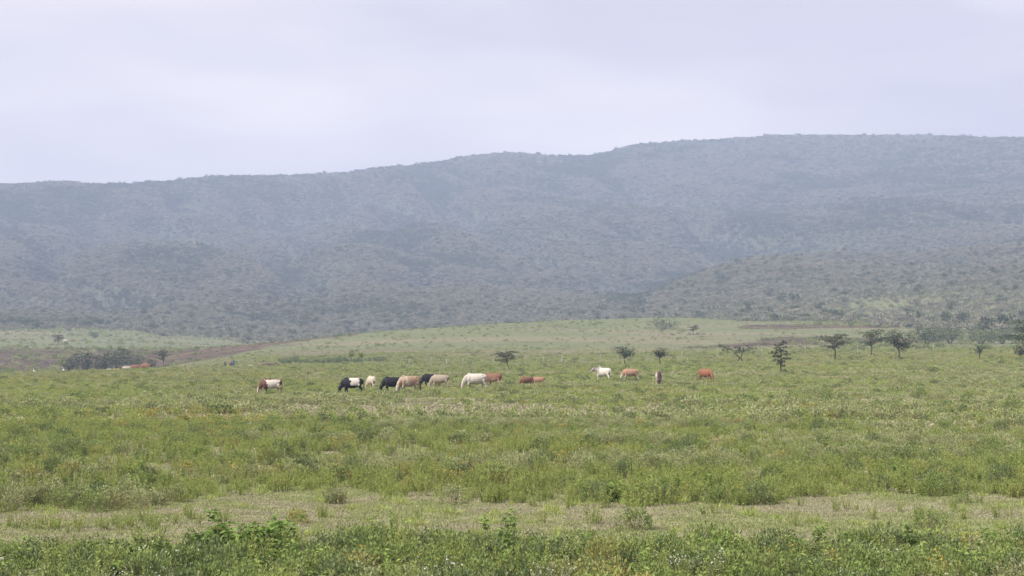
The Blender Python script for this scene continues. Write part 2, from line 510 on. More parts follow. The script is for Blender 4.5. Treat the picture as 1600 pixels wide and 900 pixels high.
def join(parts):
    V, F, o = [], [], 0
    for v, f in parts:
        V.append(v); F.append(np.asarray(f) + o); o += len(v)
    return np.vstack(V), np.vstack(F)


def stems_of(rng, n, height, spread, lean=0.25, seg=4):
    P = []
    for _ in range(n):
        a = rng.uniform(0, 2 * math.pi); r0 = spread * math.sqrt(rng.uniform()) * 0.45
        b = np.array([math.cos(a) * r0, math.sin(a) * r0, 0.0]); h = height * rng.uniform(0.6, 1.0)
        dr = np.array([math.cos(a), math.sin(a), 0]) * lean * rng.uniform(0.2, 1.2) + rng.normal(size=3) * 0.06; dr[2] = 0
        t = np.linspace(0, 1, seg)[:, None]
        P.append(b + dr * h * t ** 1.6 + np.array([0, 0, h]) * t)
    return P


def sample_on(P, rng, n, lo=0.15, hi=1.0):
    i = rng.integers(0, len(P), n); t = rng.uniform(lo, hi, n)
    A = np.array(P); k = A.shape[1] - 1
    s = np.clip((t * k).astype(int), 0, k - 1); f = (t * k - s)[:, None]
    return A[i, s] * (1 - f) + A[i, s + 1] * f, A[i, s + 1] - A[i, s], t


def plant_parts(kind, seed, detail=1.0):
    """-> dict part name -> (verts, faces, material key)"""
    rng = np.random.default_rng(seed)
    up = np.array([0, 0, 1.0]); out = {}
    N = lambda k: max(6, int(k * detail)); big = 1.0 / math.sqrt(detail)
    if kind in ('feather', 'feather_yellow', 'spike', 'grey_spike'):
        h, sp, ns = {'feather': (0.42, 0.42, 15), 'feather_yellow': (0.40, 0.5, 14), 'spike': (0.62, 0.30, 9), 'grey_spike': (0.46, 0.5, 15)}[kind]
        P = stems_of(rng, ns, h, sp, 0.3)
        c, d, t = sample_on(P, rng, N(300), 0.12, 1.0)
        d = d / np.linalg.norm(d, axis=1, keepdims=True)
        a = rng.uniform(0, 2 * math.pi, len(c)); o = np.stack([np.cos(a), np.sin(a), 0 * a], 1)
        dd = d * rng.uniform(0.3, 1.0, (len(c), 1)) + o * rng.uniform(0.5, 1.0, (len(c), 1))
        ln = rng.uniform(0.04, 0.085, len(c)) * (1.25 - 0.5 * t) * big
        v, f = leaves(c, dd, ln, ln * (0.30 if kind != 'grey_spike' else 0.42), 0.2, rng)
        mat = {'feather': 'lime', 'feather_yellow': 'ochre', 'spike': 'lime', 'grey_spike': 'grey'}[kind]
        out['leaves'] = (v, f, mat)
        out['stems'] = (*tubes([(p, np.linspace(0.006, 0.002, len(p))) for p in P], 3), 'stem')
        if kind == 'feather_yellow':
            tips = np.repeat(np.array([p[-1] for p in P]), 3, 0) + rng.normal(size=(3 * ns, 3)) * 0.025
            out['flowers'] = (*leaves(tips, rng.normal(size=tips.shape) + up, 0.028, 0.028, 0.1, rng), 'yellow')
        if kind == 'grey_spike':
            tips = np.repeat(np.array([p[-1] for p in P[:4]]), 2, 0) + rng.normal(size=(8, 3)) * 0.02
            out['flowers'] = (*leaves(tips, rng.normal(size=tips.shape) + up, 0.018, 0.018, 0.1, rng), 'white')
    elif kind in ('bush', 'grey_bush', 'dark_bush', 'ochre_bush'):
        h, sp = 0.48, 0.62
        n = N(420)
        th = rng.uniform(0, 2 * math.pi, n); cz = rng.uniform(0.05, 1, n); q = rng.uniform(0.5, 1, n) ** 0.5
        lump = 1 + 0.22 * np.sin(3 * th + seed) + 0.15 * np.sin(5 * th + 2 * seed + 6 * cz)
        rr = np.sqrt(1 - (cz * 0.95) ** 2) * q * lump * sp / 2
        c = np.stack([np.cos(th) * rr, np.sin(th) * rr, cz * q * h * (0.85 + 0.15 * lump)], 1)
        d = c * np.array([1, 1, 0.6]) + rng.normal(size=(n, 3)) * 0.14 + up * 0.18
        ln = rng.uniform(0.04, 0.08, n) * big
        mat = {'bush': 'green', 'grey_bush': 'grey', 'dark_bush': 'dark', 'ochre_bush': 'ochre'}[kind]
        out['leaves'] = (*leaves(c, d, ln, ln * 0.5, 0.2, rng), mat)
        P = stems_of(rng, 12, h * 0.8, sp * 0.5, 0.6)
        out['stems'] = (*tubes([(p, np.linspace(0.008, 0.003, len(p))) for p in P], 3), 'twig')
    elif kind in ('broad', 'broad_tall'):
        h, sp, ns = (0.55, 0.6, 10) if kind == 'broad' else (0.75, 0.35, 4)
        P = stems_of(rng, ns, h, sp, 0.5)
        n = N(130)
        c, d, t = sample_on(P, rng, n, 0.15, 0.85)
        a = rng.uniform(0, 2 * math.pi, n); o = np.stack([np.cos(a), np.sin(a), rng.uniform(-0.5, 0.6, n)], 1)
        ln = rng.uniform(0.09, 0.16, n) * (1.2 - 0.5 * t) * big
        out['leaves'] = (*leaves(c, o, ln, ln * 0.48, 0.18, rng, up), 'broad')
        out['stems'] = (*tubes([(p[:-1], np.linspace(0.009, 0.005, len(p) - 1)) for p in P], 4), 'stem')
    elif kind == 'white_herb':
        P = stems_of(rng, 16, 0.5, 0.5, 0.35)
        n = N(240); c, d, t = sample_on(P, rng, n, 0.1, 0.95)
        o = rng.normal(size=(n, 3)) + d * 3; ln = rng.uniform(0.04, 0.075, n) * big
        out['leaves'] = (*leaves(c, o, ln, ln * 0.36, 0.2, rng), 'grey')
        tips = np.repeat(np.array([p[-1] for p in P]), 4, 0) + rng.normal(size=(64, 3)) * 0.03
        out['flowers'] = (*leaves(tips, rng.normal(size=tips.shape) + up, 0.022, 0.020, 0.1, rng), 'white')
        out['stems'] = (*tubes([(p, np.linspace(0.006, 0.002, len(p))) for p in P], 3), 'stem')
    elif kind in ('tuft', 'turf', 'turf_green', 'turf_patch', 'straw_patch', 'tall_grass'):
        w, h, n = {'tuft': (0.14, 0.20, 46), 'turf': (0.34, 0.05, 120), 'turf_green': (0.30, 0.06, 120), 'turf_patch': (1.3, 0.14, 150), 'straw_patch': (1.3, 0.12, 150), 'tall_grass': (0.3, 0.55, 70)}[kind]
        a = rng.uniform(0, 2 * math.pi, n); rr = np.sqrt(rng.uniform(size=n)) * w
        c = np.stack([np.cos(a) * rr, np.sin(a) * rr, np.full(n, -0.01)], 1)
        b = rng.uniform(0, 2 * math.pi, n)
        d = np.stack([np.cos(b), np.sin(b), rng.uniform(0.4, 2.2, n)], 1)
        ln = h * rng.uniform(0.6, 1.2, n)
        wd = {'tuft': 0.012, 'turf': 0.011, 'turf_green': 0.011, 'turf_patch': 0.07, 'straw_patch': 0.07, 'tall_grass': 0.012}[kind]
        mat = {'tuft': 'lime', 'turf': 'straw', 'turf_green': 'turf', 'turf_patch': 'turf', 'straw_patch': 'straw', 'tall_grass': 'straw'}[kind]
        out['leaves'] = (*leaves(c, d, ln, wd * rng.uniform(0.7, 1.3, n), 0.1, rng), mat)
    elif kind in ('hill_pale', 'hill_mid', 'hill_dark', 'hill_flat'):
        flat = kind == 'hill_flat'
        nl = 7; L = rng.normal(size=(nl, 3)) * np.array([1.3, 1.3, 0.45]) + np.array([0, 0, 2.9 if flat else 2.4])
        n = N(150); k = rng.integers(0, nl, n)
        dv = rng.normal(size=(n, 3)); dv /= np.linalg.norm(dv, axis=1, keepdims=True)
        c = L[k] + dv * np.array([1.2, 1.2, 0.5 if flat else 0.95]) * rng.uniform(0.6, 1.0, (n, 1))
        c[:, 2] = np.maximum(c[:, 2], 0.25)
        ln = rng.uniform(0.55, 1.0, n) * big
        v, f = leaves(c, dv + rng.normal(size=(n, 3)) * 0.6 + up * 0.3, ln, ln * 0.75, 0.15, rng)
        out['leaves'] = (v, f, {'hill_pale': 'pale_crown', 'hill_mid': 'mid_crown', 'hill_dark': 'dark_crown', 'hill_flat': 'dark_crown'}[kind])
        pt = [(np.array([[0, 0, -0.5], [0.05, 0, 1.0], l * np.array([0.6, 0.6, 0.8])]), np.array([0.16, 0.12, 0.05])) for l in L[:4]]
        out['stems'] = (*tubes(pt, 4), 'bark')
    return out


def single_mesh(name, parts):
    """all parts in one mesh with one material slot each: the repeating unit of a mass of plants"""
    V, F, mi, o, mats = [], [], [], 0, []
    for v, f, mk in parts.values():
        V.append(v); F.append(np.asarray(f) + o); mi.append(np.full(len(f), len(mats))); mats.append(M[mk]); o += len(v)
    me = mesh_np(name, np.vstack(V), np.vstack(F))
    for m in mats: me.materials.append(m)
    me.polygons.foreach_set('material_index', np.concatenate(mi).astype(np.int32))
    return me


def mass(name, pts, scl, rot, idx, units, label, cat):
    """one object of kind stuff: a point for each plant, drawn by geometry nodes from a handful of units"""
    coll = bpy.data.collections.new(name + '_units')
    for k, me in enumerate(units):
        u = bpy.data.objects.new('%s_unit_%02d' % (name, k), me); coll.objects.link(u)
    me = bpy.data.meshes.new(name)
    me.vertices.add(len(pts)); me.vertices.foreach_set('co', np.asarray(pts, np.float32).ravel())
    for an, ty, data, key in (('scl', 'FLOAT_VECTOR', scl, 'vector'), ('rot', 'FLOAT_VECTOR', rot, 'vector'), ('idx', 'INT', idx, 'value')):
        a = me.attributes.new(an, ty, 'POINT')
        a.data.foreach_set(key, np.asarray(data, np.int32 if ty == 'INT' else np.float32).ravel())
    me.update()
    o = link(name, me)
    ng = bpy.data.node_groups.new(name + '_scatter', 'GeometryNodeTree')
    ng.interface.new_socket('Geometry', in_out='INPUT', socket_type='NodeSocketGeometry')
    ng.interface.new_socket('Geometry', in_out='OUTPUT', socket_type='NodeSocketGeometry')
    gi = ng.nodes.new('NodeGroupInput'); go = ng.nodes.new('NodeGroupOutput')
    ip = ng.nodes.new('GeometryNodeInstanceOnPoints'); ci = ng.nodes.new('GeometryNodeCollectionInfo')
    ci.inputs['Collection'].default_value = coll
    ci.inputs['Separate Children'].default_value = True; ci.inputs['Reset Children'].default_value = True
    ip.inputs['Pick Instance'].default_value = True

    def na(nm, ty):
        n = ng.nodes.new('GeometryNodeInputNamedAttribute'); n.data_type = ty; n.inputs['Name'].default_value = nm
        return n.outputs['Attribute']
    ng.links.new(gi.outputs[0], ip.inputs['Points']); ng.links.new(ci.outputs[0], ip.inputs['Instance'])
    ng.links.new(na('idx', 'INT'), ip.inputs['Instance Index'])
    e2r = ng.nodes.new('FunctionNodeEulerToRotation'); ng.links.new(na('rot', 'FLOAT_VECTOR'), e2r.inputs[0])
    ng.links.new(e2r.outputs[0], ip.inputs['Rotation'])
    ng.links.new(na('scl', 'FLOAT_VECTOR'), ip.inputs['Scale'])
    ng.links.new(ip.outputs[0], go.inputs[0])
    md = o.modifiers.new('scatter', 'NODES'); md.node_group = ng
    tag(o, label, cat, kind='stuff')
    return o


def units_of(spec, detail):
    """spec: list of (kind, count) -> meshes and, for each kind, the unit numbers"""
    ms, where = [], {}
    for kind, cnt in spec:
        where[kind] = []
        for c in range(cnt):
            where[kind].append(len(ms)); ms.append(single_mesh('%s_%d' % (kind, c), plant_parts(kind, 100 + 13 * c + len(ms), detail)))
    return ms, where


UMAX = 0.375


def wedge(rng, r0, r1, n):
    r = np.sqrt(rng.uniform(r0 * r0, r1 * r1, n)); u = rng.uniform(-UMAX, UMAX, n)
    return u * r, r


def track_cover(x, y):
    """1 = fully grown over, 0 = bare: the grazed strip, dry streaks and thin places"""
    px = px_of(x, y)
    w = 2.6 * (fbm(x / 4, y / 3, 71, 3) - 0.5)
    lo = np.interp(px, [0, 250, 400, 800, 1200, 1600], [25.0, 25.3, 26.2, 26.8, 27.0, 26.8])
    hi = np.interp(px, [0, 250, 400, 560, 800, 1000, 1200, 1400, 1600], [34.5, 36.5, 39.5, 38.8, 35.8, 34.8, 35.6, 38.4, 37.4])
    bare = sstep(lo - 0.6, lo + 0.5, y + w * 0.5) * (1 - sstep(hi - 0.8, hi + 0.5, y + w))
    st = sstep(0.555, 0.64, fbm(x / np.interp(y, [40, 120], [18, 40]), y / np.interp(y, [40, 120], [5, 9]), 75, 3)) * np.interp(y, [60, 85], [0.55, 0.88]) * sstep(40, 46, y)
    ex = 0.65 * np.exp(-((y - np.interp(px, [150, 420], [53.5, 56])) / 1.6) ** 2) * sstep(120, 220, px) * (1 - sstep(380, 460, px))
    ex = np.maximum(ex, np.exp(-((y - 61) / 1.5) ** 2) * sstep(1040, 1070, px) * (1 - sstep(1130, 1170, px)))
    ex = np.maximum(ex, 0.9 * np.exp(-((y - np.interp(px, [1200, 1600], [104, 112])) / 9) ** 2) * sstep(1220, 1380, px))
    ex = np.maximum(ex, 0.7 * np.exp(-((y - 49) / 1.8) ** 2) * (1 - sstep(60, 140, px)))
    return 1 - np.maximum.reduce([bare, st, np.clip(ex + 0.6 * (fbm(x / 3, y / 3, 78, 2) - 0.5) * (ex > 0.1), 0, 1)])


def yellow_amount(x, y):
    px = px_of(x, y)
    e = np.exp(-((px - 300) / 130) ** 2 - ((y - 82) / 11) ** 2) + 0.9 * np.exp(-((y - np.interp(px, [0, 600], [185, 215])) / 22) ** 2) * (1 - sstep(380, 640, px))
    e = e + 0.8 * np.exp(-((px - 1060) / 110) ** 2 - ((y - 128) / 9) ** 2) + 0.5 * np.exp(-((y - 270) / 25) ** 2) * sstep(1050, 1150, px)
    e = e + 0.7 * np.exp(-((px - 1150) / 60) ** 2 - ((y - 58) / 3) ** 2)
    return np.clip(0.8 * e + 0.15 * sstep(0.64, 0.74, fbm(x / 9, y / 7, 81, 3)), 0, 1)


def scatter_field():
    rng = np.random.default_rng(21)
    # ---- herbs and small bushes over the whole field
    spec = [('feather', 4), ('grey_spike', 4), ('bush', 3), ('grey_bush', 3), ('dark_bush', 3), ('feather_yellow', 3), ('broad', 2), ('spike', 2), ('ochre_bush', 2), ('white_herb', 2)]
    near_u, near_w = units_of(spec, 1.7)
    far_u, far_w = units_of(spec, 0.33)

    def choose(x, y, where):
        n = len(x); q = rng.uniform(size=n)
        a = fbm(x / 15, y / 6.5, 91, 3) + 0.10 * (rng.uniform(size=n) - 0.5); b = fbm(x / 9, y / 4.5, 95, 3)
        ye = yellow_amount(x, y)
        k = np.where(a > 0.515, 'feather', np.where(a > 0.44, 'grey_spike', 'grey_bush')).astype('U16')
        k = np.where((q < 0.13), 'bush', k); k = np.where((q > 0.950), 'dark_bush', k)
        k = np.where((b > 0.50) & (q < 0.42), 'spike', k)
        k = np.where((b < 0.36) & (q < 0.03), 'white_herb', k)
        k = np.where((b > 0.52) & (b < 0.56) & (q < 0.25) & (y < 60), 'broad', k)
        k = np.where((q > 0.90) & (q < 0.93), 'ochre_bush', k)
        v = rng.uniform(size=n); vg = (y < 30.5) & np.isin(k, ['feather', 'grey_spike', 'spike', 'grey_bush'])
        k = np.where(vg & (v < 0.22), 'bush', k); k = np.where(vg & (v > 0.80), 'dark_bush', k); k = np.where(vg & (v > 0.66) & (v <= 0.80), 'broad', k)
        k = np.where(rng.uniform(size=n) < ye * 0.6, 'feather_yellow', k)
        idx = np.zeros(n, int)
        for kind, ws in where.items():
            s = k == kind; idx[s] = rng.choice(ws, s.sum())
        return k, idx

    def place(r0, r1, dens, units, where, name, label, smin, smax, grow=1.0):
        area = UMAX * (r1 * r1 - r0 * r0); n = int(area * dens)
        x, y = wedge(rng, r0, r1, n)
        keep = rng.uniform(size=n) < np.clip(track_cover(x, y) * (0.62 + 0.7 * fbm(x / 2.5, y / 2.5, 99, 2)), 0.008, 1)
        for (cx, cy, cr) in KEEP_CLEAR: keep &= (np.hypot(x - cx, (y - cy) * 0.45) > cr) | (rng.uniform(size=n) < 0.12)
        x, y = x[keep], y[keep]; n = len(x)
        k, idx = choose(x, y, where)
        s = rng.uniform(smin, smax, n) * (0.75 + 0.5 * fbm(x / 4, y / 4, 103, 2)) * grow
        s *= np.interp(y, [19, 29, 33, 60, 130, 330], [1.1, 1.1, 0.9, 0.85, 0.66, 0.7])
        s = np.where(np.isin(k, ['dark_bush', 'bush', 'grey_bush']) & (y > 33) & (rng.uniform(size=n) < 0.3), s * 1.4, s)
        s = np.where(y < 75, np.minimum(s, 1.15), s)
        sc = np.stack([s, s, s * rng.uniform(0.8, 1.15, n) * np.interp(y, [50, 120], [1.0, 0.72])], 1)
        rot = np.stack([rng.normal(size=n) * 0.1, rng.normal(size=n) * 0.1, rng.uniform(0, 6.28, n)], 1)
        mass(name, np.stack([x, y, H(x, y) - 0.015], 1), sc, rot, idx, units, label, 'ground cover')
    place(19.3, 31, 5.0, near_u, near_w, 'roadside_weeds', 'dense mixed green weeds filling the verge along the grazed strip', 0.75, 1.2)
    place(31, 75, 4.6, near_u, near_w, 'pasture_herbs', 'mixed light and grey green herbs growing beyond the grazed strip', 0.7, 1.25)
    place(75, 180, 2.2, far_u, far_w, 'pasture_cover', 'low herbs and bushlets covering the pasture where the cattle graze', 0.8, 1.5)
    place(180, 372, 0.9, far_u, far_w, 'far_pasture_cover', 'low yellowish green herbs near the fence line and field edge', 1.0, 1.9)
    # ---- short grass on the ground between them
    gu, gw = units_of([('turf', 4), ('tuft', 2), ('turf_green', 4)], 1.0)
    x, y = wedge(rng, 19, 70, 34000)
    cov = track_cover(x, y); keep = rng.uniform(size=len(x)) < np.where((y > 24.5) & (y < 42), 1.0, 0.45)
    x, y = x[keep], y[keep]; n = len(x); q = rng.uniform(size=n)
    idx = np.where(q < np.where(track_cover(x, y) < 0.6, 0.975, 0.85), rng.choice(gw['turf'], n), rng.choice(gw['tuft'], n))
    gr = fbm(x / 2.2, y / 1.5, 161, 3) + 0.25 * (rng.uniform(size=n) - 0.5)
    idx = np.where(np.isin(idx, gw['turf']) & (gr > 0.50), rng.choice(gw['turf_green'], n), idx)
    s = rng.uniform(0.6, 1.3, n)
    mass('short_grass', np.stack([x, y, H(x, y)], 1), np.stack([s, s, s], 1), np.stack([0 * s, 0 * s, rng.uniform(0, 6.28, n)], 1), idx, gu,
         'short dry cropped grass on the grazed strip and between herbs', 'grass')
    gu, gw = units_of([('turf_patch', 4), ('straw_patch', 3)], 1.0)
    x, y = wedge(rng, 60, 400, 40000); n = len(x)
    dry = fbm(x / 12, y / 8, 111, 3) + 0.3 * (1 - track_cover(x, y))
    idx = np.where(dry > 0.56, rng.choice(gw['straw_patch'], n), rng.choice(gw['turf_patch'], n)); s = rng.uniform(0.8, 1.5, n)
    mass('pasture_grass', np.stack([x, y, H(x, y)], 1), np.stack([s, s, s], 1), np.stack([0 * s, 0 * s, rng.uniform(0, 6.28, n)], 1), idx, gu,
         'pale green pasture grass spreading out to the fence line', 'grass')


KEEP_CLEAR = []


def scatter_slopes():
    rng = np.random.default_rng(33)
    far_u, far_w = units_of([('grey_bush', 3), ('bush', 3), ('dark_bush', 3)], 0.3)
    n = 21000
    x, y = wedge(rng, 345, 905, n); px = px_of(x, y)
    d = fbm(x / 40, y / 25, 121, 3)
    left = 1 - sstep(180, 420, px); right = sstep(1150, 1350, px)
    keep = rng.uniform(size=n) < 0.18 + 0.9 * sstep(0.50, 0.62, d) * (0.35 + 0.65 * np.maximum(left, right)) + 0.7 * (soil_mask(x, y) > 0.5)
    x, y, d = x[keep], y[keep], d[keep]; n = len(x)
    pq = px_of(x, y); side = np.maximum(1 - sstep(180, 420, pq), sstep(1150, 1350, pq))
    s = rng.uniform(0.5, 1.5, n) * (1 + side * rng.uniform(0, 1.6, n) * (rng.uniform(size=n) < 0.5))
    q = rng.uniform(size=n)
    idx = np.where(q < 0.45, rng.choice(far_w['grey_bush'], n), np.where(q < 0.75, rng.choice(far_w['bush'], n), rng.choice(far_w['dark_bush'], n)))
    mass('slope_scrub', np.stack([x, y, H(x, y) - 0.05], 1), np.stack([s * 1.4, s, s * 0.8], 1), np.stack([0 * s, 0 * s, rng.uniform(0, 6.28, n)], 1), idx, far_u,
         'scattered low scrub on the grassy slope between field and wooded hill', 'scrub')
    # ---- the wooded hill
    hu, hw = units_of([('hill_pale', 4), ('hill_mid', 4), ('hill_dark', 3), ('hill_flat', 2)], 1.0)
    n = 380000
    r = np.sqrt(rng.uniform(480 ** 2, 3050 ** 2, n)); u = rng.uniform(-0.36, 0.36, n); x, y = u * r, r
    px = px_of(x, y)
    foot = np.interp(px, [0, 200, 400, 600, 850, 1000, 1100, 1250, 1420, 1480, 1600], [880, 870, 800, 760, 790, 740, 690, 610, 590, 520, 490])
    foot = foot + 190 * (fbm(x / 70, y / 60, 131, 3) - 0.5) + rng.exponential(25, n) - 45
    ridge = np.interp(px, GX, RIDGE_AT)
    clear = sstep(0.62, 0.72, fbm(x / 110, y / 130, 135, 3)) * 0.12
    knoll = np.exp(-((px - 1375) / 70) ** 2 - ((y - 745) / 70) ** 2)
    keep = (y > foot) & (y < ridge + 120) & (rng.uniform(size=n) > clear) & (rng.uniform(size=n) > 1.0 * knoll)
    keep &= rng.uniform(size=n) < np.interp(y, [480, 760, 900, 1300, 2300, 3000], [0.33, 0.55, 0.9, 0.9, 0.9, 0.7])
    x, y = x[keep], y[keep]; n = len(x); q = rng.uniform(size=n)
    tone = fbm(x / 150, y / 180, 141, 4) + 0.25 * (fbm(x / 30, y / 35, 145, 2) - 0.5)
    # relief shading put into tree colour: darker trees in hollows, paler on rises
    hz = H(x, y); lap = (H(x + 45, y) + H(x - 45, y) + H(x, y + 45) + H(x, y - 45)) / 4 - hz
    tone = tone - 0.16 * np.clip(lap / 2.0, -1, 1)
    px = px_of(x, y)
    crest = np.interp(px, [900, 1000, 1100, 1250, 1400], [1000, 1100, 1250, 1500, 1650])
    spur = sstep(930, 1010, px) * (1 - sstep(1330, 1480, px))
    tone = tone + 0.16 * (1 - sstep(1000, 1500, y)) + 0.12 * sstep(1000, 1150, px) * (1 - sstep(1300, 1700, y))
    tone = tone + 0.12 * spur * np.exp(-((y - crest + 130) / 130) ** 2) - 0.6 * sstep(930, 1010, px) * (1 - sstep(1170, 1290, px)) * np.exp(-((y - crest - 200) / 190) ** 2)  # painted relief: paler trees along spur crest, darker ones as ravine shade
    tone = tone - 0.4 * np.exp(-((px - 1175) / 50) ** 2) * np.exp(-((y - 1900) / 260) ** 2)  # upper ravine, its shade also painted with darker trees
    tone = tone - 0.2 * np.exp(-((px - 1500) / 120) ** 2 - ((y - 1250) / 110) ** 2)
    pal = sstep(0.36, 0.62, tone)
    dk = sstep(0.38, 0.16, tone)
    kind = np.where(q < (0.22 + 0.58 * pal) * (1 - 0.85 * dk), 0, np.where(q < (0.76 + 0.19 * pal) * (1 - 0.6 * dk), 1, np.where(q < 0.97, 2, 3)))
    pick_ = [hw['hill_pale'], hw['hill_mid'], hw['hill_dark'], hw['hill_flat']]
    idx = np.zeros(n, int)
    for k in range(4): idx[kind == k] = rng.choice(pick_[k], (kind == k).sum())
    s = rng.uniform(0.40, 0.85, n) * np.interp(y, [900, 1700], [0.86, 1.0]) * np.where(kind >= 2, rng.uniform(0.9, 1.6, n), 1.0) * (0.75 + 0.5 * fbm(x / 50, y / 60, 151, 2)) * np.interp(y, [700, 1500, 2300, 2500, 3000], [0.85, 0.95, 1.1, 1.35, 1.5])
    mass('hillside_woodland', np.stack([x, y, hz], 1), np.stack([s, s, s * rng.uniform(0.75, 1.1, n)], 1), np.stack([0 * s, 0 * s, rng.uniform(0, 6.28, n)], 1), idx, hu,
         'hazy blue-grey bush woodland covering the whole hillside up to the ridge', 'woodland')


# ------------------------------------------------------------------ trees that stand alone
def tree_meshes(style, h, w, seed, leaf_n=700):
    """trunk with limbs, crown of leaf sprays; h height, w crown width (m)"""
    rng = np.random.default_rng(seed)
    paths, pads = [], []
    up = np.array([0, 0, 1.0])
    if style in ('umbrella', 'ragged'):
        w = w * 1.28
        fork = h * rng.uniform(0.24, 0.34)
        lean = rng.normal(size=2) * 0.05 * h
        top = np.array([lean[0], lean[1], fork])
        paths.append((np.array([[0, 0, -0.15], [lean[0] * 0.4, lean[1] * 0.4, fork * 0.5], top]), np.array([0.035, 0.028, 0.024]) * h))
        lead = top + np.array([rng.normal() * .05 * w, rng.normal() * .05 * w, h * 0.42])
        paths.append((np.array([top, (top + lead) / 2 + rng.normal(size=3) * .015 * h, lead]), np.array([0.022, 0.015, 0.008]) * h))
        off = rng.normal(size=2) * 0.06 * w; nl = 15
        for k in range(nl):
            a = k * 2.4 + rng.uniform(-0.5, 0.5)
            lay = [0.93, 0.86, 0.80, 0.68, 0.52][k % 5] if style == 'umbrella' else rng.uniform(0.48, 0.95)
            reach = np.interp(lay, [0.5, 0.7, 0.82, 0.95], [0.55, 0.85, 1.0, 0.62]) * rng.uniform(0.45, 1.0) * w / 2
            s0 = top + (lead - top) * np.clip((lay - 0.42) * 1.5 + rng.uniform(-.1, .1), 0, 1)
            e = np.array([top[0] + off[0] * lay + math.cos(a) * reach * 0.82, top[1] + off[1] * lay + math.sin(a) * reach * 0.82, h * (lay + rng.uniform(-.02, .02))])
            m = s0 + (e - s0) * 0.55 + np.array([0, 0, 0.02 * h]) + rng.normal(size=3) * 0.02 * h
            paths.append((np.array([s0, m, e]), np.array([0.011, 0.007, 0.003]) * h))
            ph = h * (rng.uniform(0.022, 0.04) if style == 'umbrella' else rng.uniform(0.03, 0.065))
            pads.append((e, w * rng.uniform(0.14, 0.22), ph)); pads.append((m, w * rng.uniform(0.09, 0.15), ph))
    elif style == 'tiered':
        paths.append((np.array([[0, 0, -0.15], [0.02 * h, 0, h * 0.5], [0, 0.01 * h, h * 0.96]]), np.array([0.028, 0.02, 0.006]) * h))
        for k in range(17):
            t = 0.22 + 0.76 * k / 16; a = k * 2.4 + rng.uniform(-0.4, 0.4)
            env = w / 2 * math.sin(math.pi * min(1, (1.04 - t) / 0.95 + 0.05)) ** 0.7 * rng.uniform(0.65, 1.05)
            b = np.array([0.01 * h, 0, h * t]); e = b + np.array([math.cos(a) * env, math.sin(a) * env, h * rng.uniform(0.0, 0.05)])
            paths.append((np.array([b, (b + e) / 2 + up * 0.01 * h, e]), np.array([0.010, 0.007, 0.003]) * h))
            pads.append((b + (e - b) * 0.7, env * 0.48, h * 0.028))
    elif style == 'gnarled':
        for sx in (-1, 1):
            b = np.array([sx * 0.12 * w, 0, 0.0]); p = [b + np.array([0, 0, -0.15])]
            d = np.array([-sx * 0.05, 0, 0.30])
            for k in range(4):
                p.append(p[-1] + d * h + rng.normal(size=3) * np.array([0.07, 0.05, 0.0]) * h); d = d * 0.8 + np.array([sx * 0.07, 0, -0.02])
            P = np.array(p); paths.append((P, np.linspace(0.05, 0.015, 5) * h))
            for k in range(6):
                s0 = P[rng.integers(2, 5)]; a = rng.uniform(0, 6.28); e = s0 + np.array([math.cos(a) * w * 0.32, math.sin(a) * w * 0.25, rng.uniform(0.02, 0.2) * h])
                e[2] = min(e[2], h); paths.append((np.array([s0, (s0 + e) / 2 + up * 0.04 * h, e]), np.array([0.018, 0.012, 0.004]) * h))
                pads.append((e, w * 0.13, h * 0.06))
    else:                                           # 'round': bush or dense tree branching from low down
        for k in range(9):
            a = k * 2.4 + rng.uniform(-0.3, 0.3); rr = w / 2 * rng.uniform(0.25, 0.8); ze = h * (0.35 + 0.5 * (1 - (rr / (w / 2)) ** 2)) * rng.uniform(0.8, 1.1)
            e = np.array([math.cos(a) * rr, math.sin(a) * rr, ze])
            paths.append((np.array([[math.cos(a) * 0.02 * w, math.sin(a) * 0.02 * w, -0.15], e * np.array([0.45, 0.45, 0.55]), e]), np.array([0.022, 0.014, 0.005]) * h))
            pads.append((e, w * rng.uniform(0.17, 0.26), h * rng.uniform(0.14, 0.24)))
            pads.append((e * np.array([0.9, 0.9, 0.55]), w * 0.17, h * 0.14))
    tv, tf = tubes(paths, 6)
    size = np.array([p[1] for p in pads]); k = rng.choice(len(pads), leaf_n, p=size / size.sum())
    C = np.array([p[0] for p in pads])[k]; RA = size[k][:, None]; RH = np.array([p[2] for p in pads])[k][:, None]
    dv = rng.normal(size=(leaf_n, 3)); dv /= np.linalg.norm(dv, axis=1, keepdims=True)
    q = rng.uniform(0.3, 1.0, (leaf_n, 1)) ** 0.6
    c = C + dv * np.hstack([RA, RA, RH]) * q
    c[:, 2] = np.maximum(c[:, 2], 0.06 * h)
    ln = rng.uniform(0.6, 1.2, leaf_n) * (h * w) ** 0.5 * (2.3 if style == 'round' else 2.1) / leaf_n ** 0.5 * (1.0 if style != 'tiered' else 1.2)
    dd = dv * np.array([1, 1, 0.25 if style != 'round' else 0.8]) + rng.normal(size=(leaf_n, 3)) * 0.3
    cv, cf = leaves(c, dd, ln, ln * 0.5, 0.12, rng, up if style != 'round' else None)
    return (tv, tf), (cv, cf)


def tree(name, style, base, h, w, seed, label, leafmat, n=700, cat='tree', group=None, rz=0.0):
    (tv, tf), (cv, cf) = tree_meshes(style, h, w, seed, n)
    root = empty(name, base, rz)
    link('trunk' if cat == 'tree' else 'stems', mesh_np('trunk', tv, tf, True), root, M['bark'])
    link('crown' if cat == 'tree' else 'foliage', mesh_np('crown', cv, cf), root, M[leafmat])
    tag(root, label, cat, group)
    return root


def m_per_px(p):
    return p.y / FPX


